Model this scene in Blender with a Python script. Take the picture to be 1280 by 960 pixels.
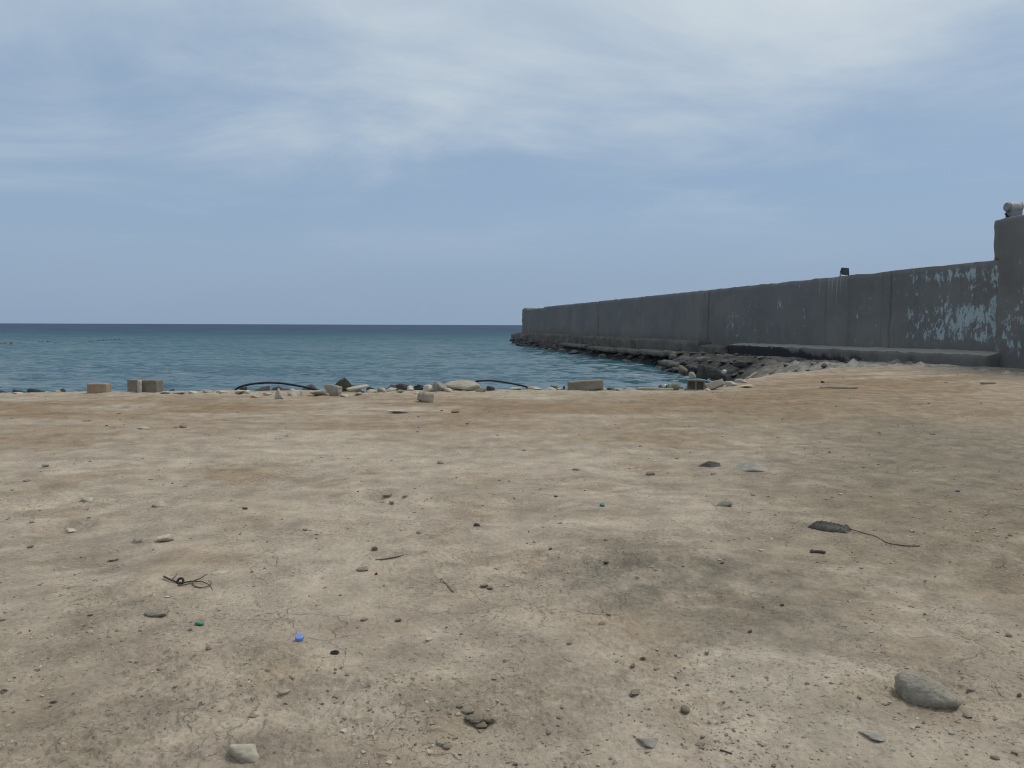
import bpy, bmesh, math, random
import numpy as np
from mathutils import Vector, Matrix
R = math.radians
random.seed(7)
for o in list(bpy.data.objects): bpy.data.objects.remove(o)
S = bpy.context.scene
COL = S.collection

# ------------------------------------------------------------------ camera
CAM_Z = 1.6
F = 970.0                      # focal length in pixels of the 1280 x 960 photograph
PITCH, ROLL = R(4.34), R(0.205)
cd = bpy.data.cameras.new('camera'); cam = bpy.data.objects.new('camera', cd); COL.objects.link(cam)
cd.sensor_width = 36.0; cd.lens = 36.0 * F / 1280.0; cd.clip_start = 0.05; cd.clip_end = 90000
CM = Matrix.Rotation(R(90) - PITCH, 3, 'X') @ Matrix.Rotation(ROLL, 3, 'Z')
cam.location = (0, 0, CAM_Z); cam.rotation_euler = CM.to_euler()
S.camera = cam
S.cycles.filter_width = 1.15
S.render.resolution_x, S.render.resolution_y = 1024, 768

# ------------------------------------------------------------------ sky and sun (hazy bright overcast)
SUN_EL, SUN_AZ = R(60), R(62)          # azimuth measured from +Y (ahead) towards +X (right)
w = bpy.data.worlds.new('World'); S.world = w; w.use_nodes = True
wn, wl = w.node_tree.nodes, w.node_tree.links
wn.clear()
def WN(t, **k):
    n = wn.new(t)
    for a, b in k.items(): setattr(n, a, b)
    return n
wout = WN('ShaderNodeOutputWorld'); wbg = WN('ShaderNodeBackground')
sky = WN('ShaderNodeTexSky', sky_type='NISHITA', sun_disc=False, sun_elevation=SUN_EL, sun_rotation=SUN_AZ)
sky.air_density = 1.0; sky.dust_density = 1.2; sky.ozone_density = 1.6
wbg.inputs['Strength'].default_value = 0.1
tc = WN('ShaderNodeTexCoord')
sep = WN('ShaderNodeSeparateXYZ'); wl.new(tc.outputs['Generated'], sep.inputs[0])
def wmath(op, a, b=None, clamp=False):
    n = WN('ShaderNodeMath', operation=op, use_clamp=clamp)
    for i, v in enumerate((a, b)):
        if v is None: continue
        if isinstance(v, (int, float)): n.inputs[i].default_value = v
        else: wl.new(v, n.inputs[i])
    return n.outputs[0]
def wramp(v, lo, hi):
    n = WN('ShaderNodeMapRange', interpolation_type='SMOOTHSTEP')
    wl.new(v, n.inputs[0]); n.inputs[1].default_value = lo; n.inputs[2].default_value = hi
    return n.outputs[0]
def wmix(f, a, b):
    n = WN('ShaderNodeMix', data_type='RGBA')
    if isinstance(f, (int, float)): n.inputs[0].default_value = f
    else: wl.new(f, n.inputs[0])
    for i, v in ((6, a), (7, b)):
        if isinstance(v, tuple): n.inputs[i].default_value = v + (1,)
        else: wl.new(v, n.inputs[i])
    return n.outputs[2]
zc = wmath('MAXIMUM', sep.outputs[2], 0.0)
den = wmath('ADD', zc, 0.12)
cx = wmath('DIVIDE', sep.outputs[0], den); cy = wmath('DIVIDE', sep.outputs[1], den)
cv = WN('ShaderNodeCombineXYZ'); wl.new(cx, cv.inputs[0]); wl.new(cy, cv.inputs[1])
def wnoise(scale, detail, rough, off, sx=1.0, dist=0.0):
    m = WN('ShaderNodeMapping'); wl.new(cv.outputs[0], m.inputs[0])
    m.inputs['Location'].default_value = off; m.inputs['Scale'].default_value = (sx, 1, 1)
    n = WN('ShaderNodeTexNoise'); wl.new(m.outputs[0], n.inputs['Vector'])
    n.inputs['Scale'].default_value = scale; n.inputs['Detail'].default_value = detail
    n.inputs['Roughness'].default_value = rough; n.inputs['Distortion'].default_value = dist
    return n.outputs[0]
n1 = wnoise(1.0, 10, 0.6, (-1.2, 3.3, 0), 0.8, 0.5)
n2 = wnoise(0.42, 4, 0.5, (-1.2, 3.3, 5), 0.8, 0.2)
cl = wmath('ADD', wmath('MULTIPLY', n1, 0.62), wmath('MULTIPLY', n2, 0.62))
lift = wmath('MULTIPLY', wramp(zc, 0.10, 0.42), 0.20)
cloud = wmath('MULTIPLY', wramp(wmath('ADD', cl, lift), 0.58, 1.02), wramp(zc, 0.06, 0.22))
veil = wramp(wmath('ADD', n2, wmath('MULTIPLY', zc, 0.5)), 0.3, 0.9)
SKY_HAZE = (2.12, 3.02, 4.28)
CLOUDC = (5.4, 5.9, 6.1)
c0 = wmix(0.86, sky.outputs[0], SKY_HAZE)
c1 = wmix(wmath('MULTIPLY', veil, 0.22), c0, (3.5, 4.25, 5.3))
hz = wmath('SUBTRACT', 1.0, wramp(zc, 0.0, 0.16))
c2 = wmix(wmath('MULTIPLY', hz, 0.55), c1, (2.12, 2.85, 3.95))
c3 = wmix(wmath('MULTIPLY', cloud, 0.9), c2, CLOUDC)
wl.new(c3, wbg.inputs['Color']); wl.new(wbg.outputs[0], wout.inputs[0])

sd = bpy.data.lights.new('sun', 'SUN'); sun = bpy.data.objects.new('sun', sd); COL.objects.link(sun)
sd.energy = 1.5; sd.angle = R(20); sd.color = (1.0, 0.94, 0.87)
sdir = Vector((math.sin(SUN_AZ) * math.cos(SUN_EL), math.cos(SUN_AZ) * math.cos(SUN_EL), math.sin(SUN_EL)))
sun.rotation_euler = sdir.to_track_quat('Z', 'Y').to_euler(); sun.location = (10, 10, 30)
S.view_settings.view_transform = 'Standard'; S.view_settings.look = 'None'
S.view_settings.exposure = 0.32; S.view_settings.gamma = 1.0

# ------------------------------------------------------------------ helpers
def ray(u, v):
    d = CM @ Vector(((u - 640) / F, (480 - v) / F, -1.0))
    return d
def gp(u, v, z=0.0):
    d = ray(u, v); t = (z - CAM_Z) / d.z
    return Vector((0, 0, CAM_Z)) + d * t
_rng = np.random.RandomState(11)
PERM = _rng.permutation(256).astype(np.int32); PERM = np.concatenate([PERM, PERM, PERM])
GA = _rng.rand(256) * 2 * np.pi; GX, GY = np.cos(GA), np.sin(GA)
def perlin(x, y, seed=0):
    x = np.asarray(x, float) + seed * 17.31; y = np.asarray(y, float) - seed * 9.73
    xi = np.floor(x).astype(np.int64); yi = np.floor(y).astype(np.int64)
    xf, yf = x - xi, y - yi; xi &= 255; yi &= 255
    u = xf * xf * xf * (xf * (xf * 6 - 15) + 10); v = yf * yf * yf * (yf * (yf * 6 - 15) + 10)
    def g(ix, iy, dx, dy):
        h = PERM[PERM[ix & 255] + (iy & 255)]
        return GX[h] * dx + GY[h] * dy
    a = g(xi, yi, xf, yf); b = g(xi + 1, yi, xf - 1, yf)
    c = g(xi, yi + 1, xf, yf - 1); d = g(xi + 1, yi + 1, xf - 1, yf - 1)
    return 1.5 * ((a + u * (b - a)) * (1 - v) + (c + u * (d - c)) * v)
def fbm(x, y, octv=4, seed=0, gain=0.5, lac=2.03):
    s = 0; a = 1.0; f = 1.0; t = 0
    for i in range(octv):
        s = s + a * perlin(np.asarray(x) * f, np.asarray(y) * f, seed + i * 3.7); t += a; a *= gain; f *= lac
    return s / t
GA3 = _rng.randn(256, 3); GA3 /= np.linalg.norm(GA3, axis=1)[:, None]
def perlin3(p, seed=0):
    p = np.asarray(p, float) + np.array([seed * 7.13, seed * 3.31, -seed * 5.77])
    pi = np.floor(p).astype(np.int64); pf = p - pi; pi &= 255
    f = pf * pf * pf * (pf * (pf * 6 - 15) + 10)
    out = 0
    for i in (0, 1):
        for j in (0, 1):
            for k in (0, 1):
                h = PERM[PERM[PERM[(pi[:, 0] + i) & 255] + ((pi[:, 1] + j) & 255)] + ((pi[:, 2] + k) & 255)]
                d = pf - np.array([i, j, k])
                wgt = (f[:, 0] if i else 1 - f[:, 0]) * (f[:, 1] if j else 1 - f[:, 1]) * (f[:, 2] if k else 1 - f[:, 2])
                out = out + wgt * (GA3[h] * d).sum(1)
    return out * 1.5
def fbm3(p, octv=4, seed=0, gain=0.5):
    s = 0; a = 1.0; f = 1.0
    for i in range(octv):
        s = s + a * perlin3(np.asarray(p) * f, seed + i * 2.9); a *= gain; f *= 2.03
    return s
def sstep(x, a, b):
    t = np.clip((np.asarray(x, float) - a) / (b - a), 0, 1)
    return t * t * (3 - 2 * t)

def mesh_np(name, verts, faces, smooth=True):
    me = bpy.data.meshes.new(name)
    verts = np.asarray(verts, np.float32); faces = np.asarray(faces, np.int32)
    n, k = faces.shape
    me.vertices.add(len(verts)); me.vertices.foreach_set('co', verts.ravel())
    me.loops.add(n * k); me.loops.foreach_set('vertex_index', faces.ravel())
    me.polygons.add(n); me.polygons.foreach_set('loop_start', np.arange(0, n * k, k, dtype=np.int32))
    me.polygons.foreach_set('use_smooth', np.full(n, smooth, bool))
    me.update(calc_edges=True)
    return me
def grid_faces(nr, nc):
    i = np.arange(nr - 1)[:, None] * nc + np.arange(nc - 1)[None, :]
    i = i.ravel()
    return np.stack([i, i + 1, i + nc + 1, i + nc], 1)
def link(name, me, mat=None, parent=None, loc=None, rot=None, scale=None):
    o = bpy.data.objects.new(name, me); COL.objects.link(o)
    if mat and me is not None and not me.materials: me.materials.append(mat)
    if parent: o.parent = parent
    if loc is not None: o.location = loc
    if rot is not None: o.rotation_euler = rot
    if scale is not None: o.scale = scale
    return o
def tag(o, label=None, cat=None, group=None, kind=None):
    if label: o['label'] = label
    if cat: o['category'] = cat
    if group: o['group'] = group
    if kind: o['kind'] = kind
    return o
def set_attr(me, name, vals):
    a = me.attributes.new(name, 'FLOAT', 'POINT'); a.data.foreach_set('value', np.asarray(vals, np.float32))
def set_col(me, name, rgb):
    a = me.attributes.new(name, 'FLOAT_COLOR', 'POINT')
    c = np.ones((len(rgb), 4), np.float32); c[:, :3] = rgb
    a.data.foreach_set('color', c.ravel())

# ------------------------------------------------------------------ material helper
class Mat:
    def __init__(s, name):
        s.m = bpy.data.materials.new(name); s.m.use_nodes = True
        s.nt = s.m.node_tree; s.n = s.nt.nodes; s.l = s.nt.links
        s.b = s.n['Principled BSDF']
        s.tc = s.n.new('ShaderNodeTexCoord')
    def put(s, sock, v):
        if isinstance(v, bpy.types.NodeSocket): s.l.new(v, sock)
        elif isinstance(v, tuple) and len(v) == 3 and sock.type == 'RGBA': sock.default_value = v + (1,)
        else: sock.default_value = v
    def noise(s, scale, detail=4, rough=0.55, vec='Object', sc=(1, 1, 1), dist=0.0, loc=(0, 0, 0)):
        mp = s.n.new('ShaderNodeMapping')
        s.l.new(s.tc.outputs[vec] if isinstance(vec, str) else vec, mp.inputs[0]); mp.inputs['Scale'].default_value = sc
        mp.inputs['Location'].default_value = loc
        t = s.n.new('ShaderNodeTexNoise'); s.l.new(mp.outputs[0], t.inputs['Vector'])
        t.inputs['Scale'].default_value = scale; t.inputs['Detail'].default_value = detail
        t.inputs['Roughness'].default_value = rough; t.inputs['Distortion'].default_value = dist
        return t.outputs[0]
    def voro(s, scale, vec='Object', sc=(1, 1, 1), feature='F1', rnd=1.0):
        mp = s.n.new('ShaderNodeMapping'); s.l.new(s.tc.outputs[vec], mp.inputs[0]); mp.inputs['Scale'].default_value = sc
        t = s.n.new('ShaderNodeTexVoronoi'); t.feature = feature; s.l.new(mp.outputs[0], t.inputs['Vector'])
        t.inputs['Scale'].default_value = scale; t.inputs['Randomness'].default_value = rnd
        return t.outputs['Distance']
    def ramp(s, v, lo, hi, a=0.0, b=1.0):
        n = s.n.new('ShaderNodeMapRange'); n.interpolation_type = 'SMOOTHSTEP'
        s.put(n.inputs[0], v)
        for i, x in enumerate((lo, hi, a, b)): n.inputs[i + 1].default_value = x
        return n.outputs[0]
    def math(s, op, a, b=None, clamp=False):
        n = s.n.new('ShaderNodeMath'); n.operation = op; n.use_clamp = clamp
        s.put(n.inputs[0], a)
        if b is not None: s.put(n.inputs[1], b)
        return n.outputs[0]
    def mix(s, f, a, b, mode='MIX'):
        n = s.n.new('ShaderNodeMix'); n.data_type = 'RGBA'; n.blend_type = mode
        s.put(n.inputs[0], f); s.put(n.inputs[6], a); s.put(n.inputs[7], b)
        return n.outputs[2]
    def attr(s, name, out='Fac'):
        n = s.n.new('ShaderNodeAttribute'); n.attribute_name = name
        return n.outputs[out]
    def objrand(s):
        return s.n.new('ShaderNodeObjectInfo').outputs['Random']
    def sepxyz(s, vec='Object'):
        n = s.n.new('ShaderNodeSeparateXYZ'); s.l.new(s.tc.outputs[vec], n.inputs[0]); return n.outputs
    def bump(s, h, strength=0.5, dist=0.02, prev=None):
        n = s.n.new('ShaderNodeBump'); n.inputs['Strength'].default_value = strength; n.inputs['Distance'].default_value = dist
        s.l.new(h, n.inputs['Height'])
        if prev is not None: s.l.new(prev, n.inputs['Normal'])
        return n.outputs[0]
    def done(s, col, rough=0.9, normal=None, spec=0.3, **k):
        s.put(s.b.inputs['Base Color'], col); s.put(s.b.inputs['Roughness'], rough)
        s.b.inputs['Specular IOR Level'].default_value = spec
        if normal is not None: s.l.new(normal, s.b.inputs['Normal'])
        for a, v in k.items(): s.put(s.b.inputs[a], v)
        return s.m

def rock_mat(name, c1, c2, c3, rough=0.9, scale=3.0, bump=0.6, spec=0.25, bd=.006):
    M = Mat(name)
    big = M.noise(scale, 6, 0.6); fine = M.noise(scale * 9, 6, 0.7); gr = M.noise(scale * 40, 3, 0.7)
    col = M.mix(M.ramp(big, 0.35, 0.68), c1, c2)
    col = M.mix(M.ramp(fine, 0.5, 0.72), col, c3)
    rnd = M.math('ADD', M.math('MULTIPLY', M.objrand(), 0.5), 0.75)
    hs = M.n.new('ShaderNodeHueSaturation'); M.l.new(col, hs.inputs['Color']); M.l.new(rnd, hs.inputs['Value'])
    h = M.math('ADD', M.math('MULTIPLY', fine, 0.7), M.math('MULTIPLY', gr, 0.3))
    return M.done(hs.outputs[0], rough, M.bump(h, bump, bd), spec)
M_pale = rock_mat('pale_stone', (0.38, 0.335, 0.26), (0.50, 0.445, 0.355), (0.27, 0.23, 0.175))
M_grey = rock_mat('grey_stone', (0.25, 0.232, 0.195), (0.36, 0.33, 0.27), (0.16, 0.148, 0.125), .9, 3, 1.0)
M_dark = rock_mat('dark_stone', (0.065, 0.061, 0.056), (0.115, 0.106, 0.094), (0.032, 0.031, 0.03), 0.8, 3, .8, .25, .02)
M_wet = rock_mat('wet_boulder', (0.036, 0.034, 0.034), (0.085, 0.074, 0.064), (0.018, 0.018, 0.02), 0.6, 2.2, 0.9, 0.4, .05)
M_brown = rock_mat('brown_stone', (0.20, 0.16, 0.115), (0.28, 0.225, 0.165), (0.13, 0.10, 0.075))
M_clod = rock_mat('soil_clod', (0.28, 0.235, 0.175), (0.36, 0.31, 0.235), (0.18, 0.15, 0.11), 0.95, 5, 0.9)
M_block = rock_mat('concrete_block', (0.24, 0.212, 0.17), (0.33, 0.295, 0.235), (0.15, 0.13, 0.105), 0.95, 3, 0.8)
M_blockd = rock_mat('dark_concrete_block', (0.215, 0.187, 0.148), (0.29, 0.256, 0.205), (0.125, 0.108, 0.085), 0.95, 3, 0.8)
M_tanblk = rock_mat('tan_block', (0.28, 0.20, 0.13), (0.35, 0.26, 0.175), (0.20, 0.14, 0.09), 0.95, 4, 0.8)
M_wood = rock_mat('weathered_wood', (0.30, 0.25, 0.18), (0.38, 0.32, 0.24), (0.20, 0.16, 0.11), 0.9, 6, 0.5)
M_twig = rock_mat('twig', (0.08, 0.06, 0.045), (0.12, 0.095, 0.07), (0.05, 0.04, 0.03), 0.9, 12, 0.4)
M_bank = rock_mat('bank_rubble', (0.05, 0.047, 0.045), (0.11, 0.10, 0.09), (0.025, 0.025, 0.026), 0.85, 1.3, 1.0)
def plain(name, c, rough=0.5, spec=0.4, var=0.25, scale=20):
    M = Mat(name); n = M.noise(scale, 5, 0.6)
    d = tuple(x * (1 - var) for x in c)
    return M.done(M.mix(M.ramp(n, 0.35, 0.65), d, c), rough, M.bump(n, 0.15, 0.002), spec)
M_hose = plain('black_hose', (0.016, 0.017, 0.019), 0.45)
M_blue = plain('blue_plastic', (0.20, 0.30, 0.66), 0.4)
M_green = plain('green_plastic', (0.03, 0.20, 0.09), 0.4)
M_teal = plain('teal_plastic', (0.02, 0.22, 0.15), 0.4)
M_black = plain('dull_black', (0.022, 0.02, 0.024), 0.6)
M_white = plain('white_scrap', (0.62, 0.60, 0.55), 0.7)
M_lampd = plain('lamp_dark_metal', (0.022, 0.027, 0.034), 0.5)
M_lampg = plain('lamp_glass', (0.03, 0.035, 0.045), 0.15)
M_lampt = plain('lamp_tan_metal', (0.46, 0.42, 0.40), 0.6, 0.3, 0.25, 6)
M_lampb = plain('lamp_grey_metal', (0.24, 0.25, 0.26), 0.6)
M_float = plain('float_plastic', (0.20, 0.19, 0.07), 0.5)
M_floatw = plain('float_white', (0.22, 0.22, 0.21), 0.5)
M_rag = rock_mat('dark_rag', (0.07, 0.065, 0.055), (0.12, 0.112, 0.095), (0.035, 0.033, 0.03), 0.95, 9, 1.0)

# ------------------------------------------------------------------ layout constants
WATER_Z = -0.95
WALL_TOP = 3.8
PA = gp(1240, 325, WALL_TOP); PB = gp(652, 386, WALL_TOP)
WD = Vector((PB.x - PA.x, PB.y - PA.y, 0)); WLEN = WD.length; WD.normalize()
WNRM = Vector((-WD.y, WD.x, 0))                       # towards the bay
WANG = math.atan2(WD.y, WD.x)
def wall_s(u, v=400):                                  # photo column -> metres along the wall face
    d = ray(u, v); k = (PA.x * WNRM.x + PA.y * WNRM.y) / (d.x * WNRM.x + d.y * WNRM.y)
    p = Vector((d.x * k, d.y * k, 0)); return (p - Vector((PA.x, PA.y, 0))).dot(WD)
def wpt(s, o, z): return Vector((PA.x, PA.y, 0)) + WD * s + WNRM * o + Vector((0, 0, z))
def to_wall(x, y):
    dx, dy = x - PA.x, y - PA.y
    return dx * WD.x + dy * WD.y, dx * WNRM.x + dy * WNRM.y

# ------------------------------------------------------------------ ground
RIM_PX = [(0, 491.5, 0), (110, 490, 0), (300, 489, 0), (420, 489, 0), (500, 488.5, 0), (700, 487, 0), (840, 487.5, 0), (890, 483, .03),
          (925, 475, .07), (960, 469, .1), (1010, 464.5, .15), (1060, 460.5, .2), (1120, 459, .25)]
rim = [gp(*p) for p in RIM_PX]
RX = np.array([-80, -40, -20] + [p.x for p in rim] + [15, 20, 40]); RY = np.array([18.0, 18.2, 18.3] + [p.y for p in rim] + [rim[-1].y + .3, 27, 27])
def rim_y(x): return np.interp(x, RX, RY) + 0.22 * fbm(np.asarray(x) * 0.9, np.zeros_like(x) + 3.3, 4, 5) + .1 * perlin(np.asarray(x) * 6, np.zeros_like(x) + 1.3, 8)
def base_z(x, y):
    return 0.30 * sstep(x, 3.5, 14.5) * sstep(y, 9, 24)
PITS = []                                              # (x, y, radius, depth): hollows and small mounds
for (u, v, rad, dep) in [(481, 622, .22, .05), (455, 622, .16, .04), (80, 660, .22, .05), (62, 628, .25, .04), (15, 632, .3, .03),
                         (600, 905, .13, .025), (1172, 880, .30, .03), (40, 950, .05, .014), (58, 935, .045, .014), (56, 947, .04, .012), (100, 925, .045, .012),
                         (640, 640, .5, .03), (130, 705, .4, .03), (700, 700, .5, .02), (870, 900, .12, .02), (315, 950, .16, .015),
                         (1170, 700, .4, .03), (1100, 610, .5, .03), (350, 600, .6, .03)]:
    p = gp(u, v); PITS.append((p.x, p.y, rad, dep))
def ground_z(x, y, fine=True):
    x = np.asarray(x, float); y = np.asarray(y, float)
    z = base_z(x, y)
    z = z + 0.035 * fbm(x * .35, y * .35, 3, 1) + 0.022 * fbm(x * 1.3, y * 1.3, 3, 2)
    for (px, py, r, d) in PITS:
        q = ((x - px) ** 2 + (y - py) ** 2) / (r * r)
        z = z - d * np.exp(-q * 1.5) + d * .5 * np.exp(-(np.sqrt(q) - 1.25) ** 2 * 6)
    if fine:
        dr = (x * x + y * y) * .00086 + .002                # mesh spacing there: leave out relief it cannot carry
        att = lambda f: 1 - sstep(dr * f, .3, .9)
        rough = 0.35 + 0.65 * sstep(fbm(x * .7, y * .7, 3, 14), -.15, .4)
        z = z + rough * (0.011 * fbm(x * 5, y * 5, 3, 3, .6) * att(8) + 0.0075 * np.abs(fbm(x * 17, y * 17, 3, 4, .6)) * att(25) + 0.004 * fbm(x * 48, y * 48, 2, 6) * att(60))
        chips = np.clip(perlin(x * 22, y * 22, 41) - .42, 0, 1)
        z = z + .035 * chips * rough * att(22)
        flk = fbm(x * 7.5, y * 7.5, 4, 43, .65); z = z + .006 * rough * att(16) * (sstep(flk, .02, .09) + sstep(flk, .20, .27) - sstep(-flk, .16, .22))
    d = y - rim_y(x)
    edge = np.exp(-((d + .7) / .8) ** 2)
    z = z + edge * (0.09 * np.abs(fbm(x * .9, y * 1.5, 5, 9, .6)) + .02 * np.clip(fbm(x * 7, y * 7, 3, 19), 0, 1))
    drop = np.where(d > 0, np.minimum(d * 0.75 + .12 * sstep(d, 0, .25), 2.2), 0)
    z = z - drop * (1 + .35 * fbm(x * 1.4, y * 1.4, 3, 12))
    return z
def gz(x, y): return float(ground_z(np.array([x]), np.array([y]))[0])

th_d = np.radians(np.linspace(-41, 41, 1050))
th = np.concatenate([np.radians(np.linspace(-125, -41.6, 60)), th_d, np.radians(np.linspace(41.6, 125, 60))])
rows_v = np.linspace(640, 84, 420)                     # even in viewing angle for a standing eye height
rr = np.concatenate([[0.25, .5, .8, 1.1, 1.5, 1.9], CAM_Z * F / rows_v])
rr = rr[rr < 17.8]
rr = np.concatenate([rr, np.arange(rr[-1] + .035, 21, .05), np.arange(21.05, 29, .11)])
TT, RRR = np.meshgrid(th, rr)
gx = (RRR * np.sin(TT)).ravel(); gy = (RRR * np.cos(TT)).ravel()
gzv = ground_z(gx, gy)
ground_me = mesh_np('ground', np.stack([gx, gy, gzv], 1), grid_faces(len(rr), len(th))[:, ::-1])

# soil colours: patches of paler crust, damp brown earth and grey gravelly earth (albedo)
def blob(u, v, ru, rv, ang=0.0, z=0.0, wob=.9, seed=0):
    c = gp(u, v, z); e = gp(u + ru, v, z); n = gp(u, v - rv, z)
    rx = abs(e.x - c.x); ry = max(abs(n.y - c.y), .05)
    dx, dy = gx - c.x, gy - c.y
    ca, sa = math.cos(ang), math.sin(ang)
    X = (dx * ca + dy * sa) / rx; Y = (-dx * sa + dy * ca) / ry
    q0 = np.sqrt(X * X + Y * Y); m = q0 < 2.0; out = np.zeros_like(q0)
    x_, y_ = gx[m], gy[m]
    q = q0[m] + wob * fbm(x_ * 1.6 / max(rx, .5), y_ * 1.6 / max(ry, .5), 5, 31 + seed, .66)
    mott = .45 + .55 * sstep(fbm(x_ * 3.2, y_ * 3.2, 4, 37 + seed, .68), -.22, .22)
    out[m] = (1 - sstep(q, .35, 1.2)) * mott
    return out
PALE = np.array([.450, .385, .305]); MID = np.array([.380, .322, .250]); BRN = np.array([.262, .185, .112])
GRY = np.array([.205, .180, .138]); CHALK = np.array([.53, .485, .395]); OLV = np.array([.245, .208, .148])
def lerp(c, m, t): return c + (t[None].T if t.ndim == 1 else t) * (m - c)
gd = gy - rim_y(gx)
c = np.tile(MID, (len(gx), 1))
a1 = sstep(fbm(gx * .5, gy * .5, 6, 51, .6), -.2, .25); c = lerp(c, PALE, a1 * .9)
a2 = sstep(fbm(gx * .8, gy * .8, 6, 52, .62), .05, .42); c = lerp(c, BRN, a2 * .45)
# broad damp brown belt a few metres in from the shore
belt = np.exp(-((gd + 3.8) / 2.9) ** 2) * sstep(fbm(gx * .28, gy * .9, 5, 53, .6), -.38, .15)
for k, (u, v, ru, rv, a, t, colr) in enumerate([
    (1130, 545, 330, 60, .0, .85, OLV), (1160, 640, 230, 60, .0, .80, OLV), (1080, 500, 260, 22, .0, .7, BRN), (1220, 560, 160, 40, .1, .8, GRY), (1000, 690, 170, 45, .0, .65, OLV), (860, 730, 190, 60, .0, .85, GRY), (1000, 780, 110, 45, -.3, .75, GRY), (760, 690, 110, 30, 0, .55, GRY), (1110, 640, 230, 35, .1, .55, OLV),
    (1150, 590, 200, 28, .0, .65, GRY), (1060, 530, 120, 14, .0, .55, OLV), (1180, 490, 80, 9, 0, .75, BRN), (820, 545, 140, 14, 0, .5, BRN),
    (60, 550, 130, 12, 0, .75, BRN), (300, 590, 60, 14, 0, .6, BRN), (500, 530, 170, 9, 0, .7, BRN), (140, 690, 60, 30, .3, .45, GRY),
    (60, 800, 120, 70, .2, .40, OLV), (610, 880, 120, 40, .2, .45, OLV), (700, 840, 90, 60, 0, .40, GRY), (1200, 700, 110, 40, 0, .40, OLV),
    (80, 920, 140, 60, .2, .45, OLV), (450, 880, 120, 30, 0, .35, CHALK), (1020, 850, 170, 40, -.2, .50, CHALK), (640, 800, 140, 50, .3, .50, PALE), (960, 900, 120, 45, -.2, .45, CHALK),
    (1120, 880, 110, 40, -.3, .35, BRN), (760, 840, 60, 60, .1, .45, PALE), (460, 700, 180, 70, 0, .55, PALE), (560, 580, 220, 22, 0, .6, PALE), (330, 640, 120, 40, 0, .4, PALE),
    (1090, 730, 80, 30, 0, .4, PALE), (1120, 930, 140, 30, 0, .4, CHALK), (930, 640, 120, 30, 0, .4, PALE), (350, 560, 160, 16, 0, .5, PALE)]):
    c = lerp(c, colr, blob(u, v, ru, rv, a, seed=k) * t)
c = lerp(c, BRN, np.clip(belt, 0, 1) * .92)
# pale broken crust along the shore edge
crust = sstep(gd, -1.9, -.35) * (1 - sstep(gx, 4.5, 7)) * sstep(fbm(gx * 1.3, gy * 2.6, 5, 61, .6), -.45, .15)
c = lerp(c, np.array([.40, .355, .275]), crust * .8)
# grey rubble colour towards the wall
near_w = sstep(gx + .25 * gy, 16.5, 19.5); c = lerp(c, np.array([.235, .222, .19]), near_w * .6)
# grain: fine mottling, chalky flecks, dark crumbs with relief shade painted in
g1 = fbm(gx * 3, gy * 3, 2, 71, .6); c = c * (1 + .30 * np.clip(g1, -.6, .6))[:, None]
rgh = .30 + .70 * sstep(fbm(gx * .7, gy * .7, 4, 14, .6), -.18, .25)
# dragged scuffs and old wheel marks
ang_ = .35 * fbm(gx * .12, gy * .12, 2, 77); ru = gx * np.cos(.5 + ang_) + gy * np.sin(.5 + ang_); rv_ = -gx * np.sin(.5 + ang_) + gy * np.cos(.5 + ang_)
scf = fbm(ru * .5, rv_ * 7, 4, 78, .65) * sstep(fbm(gx * .45, gy * .45, 3, 79), -.05, .25); c = c * (1 + .34 * np.clip(scf, -.6, .6))[:, None]
ru2 = gx * np.cos(-.3) + gy * np.sin(-.3); rv2 = gx * np.sin(.3) + gy * np.cos(-.3)
scf2 = fbm(ru2 * .35, rv2 * 5, 4, 80, .65) * sstep(fbm(gx * .4, gy * .4, 3, 84), .0, .3); c = c * (1 + .30 * np.clip(scf2, -.6, .6))[:, None]
wet = sstep(gd, .15, .6); c = lerp(c, np.array([.055, .052, .048]), wet)
set_col(ground_me, 'soil', np.clip(c * np.array([1.015, .995, .965]), .02, .8))
set_attr(ground_me, 'grit', rgh)
set_attr(ground_me, 'chalk', sstep(fbm(gx * .9, gy * .9, 3, 73), -.1, .35)); set_attr(ground_me, 'crumbly', .35 + .65 * sstep(fbm(gx * .8, gy * .8, 3, 75), -.1, .3))
M = Mat('bare_soil')
soil = M.attr('soil', 'Color')
f1 = M.noise(38, 6, 0.68); f2 = M.noise(160, 4, 0.7); f3 = M.noise(11, 5, .65, dist=.4)
cr = M.voro(70); peb = M.voro(26)
grit = M.attr('grit')
ga = M.noise(5, 7, .74); gb = M.noise(24, 5, .76, loc=(1, 2, 3))
gm = M.math('ADD', 1.0, M.math('MULTIPLY', M.math('SUBTRACT', ga, .5), .80))
gm = M.math('MULTIPLY', gm, M.math('ADD', 1.0, M.math('MULTIPLY', M.math('MULTIPLY', M.math('SUBTRACT', gb, .5), .95), grit)))
cmb = M.n.new('ShaderNodeCombineXYZ')
for q_ in range(3): M.l.new(gm, cmb.inputs[q_])
soil = M.mix(1.0, soil, cmb.outputs[0], 'MULTIPLY')
soil = M.mix(M.math('MULTIPLY', M.ramp(M.noise(9, 6, .74, loc=(4, 0, 2)), .56, .66), M.math('MULTIPLY', M.attr('chalk'), .5)), soil, (.53, .485, .395))
soil = M.mix(M.math('MULTIPLY', M.ramp(M.noise(15, 5, .74, loc=(0, 5, 1)), .59, .67), M.math('MULTIPLY', M.attr('crumbly'), .5)), soil, (.16, .132, .096))  # dark crumbs in the pits, standing in for relief shade
col = M.mix(M.ramp(f1, .36, .70), soil, M.mix(.5, soil, (.62, .60, .55), 'MULTIPLY'))
col = M.mix(M.ramp(f3, .55, .75, 0, .30), col, (.43, .39, .31))
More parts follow.
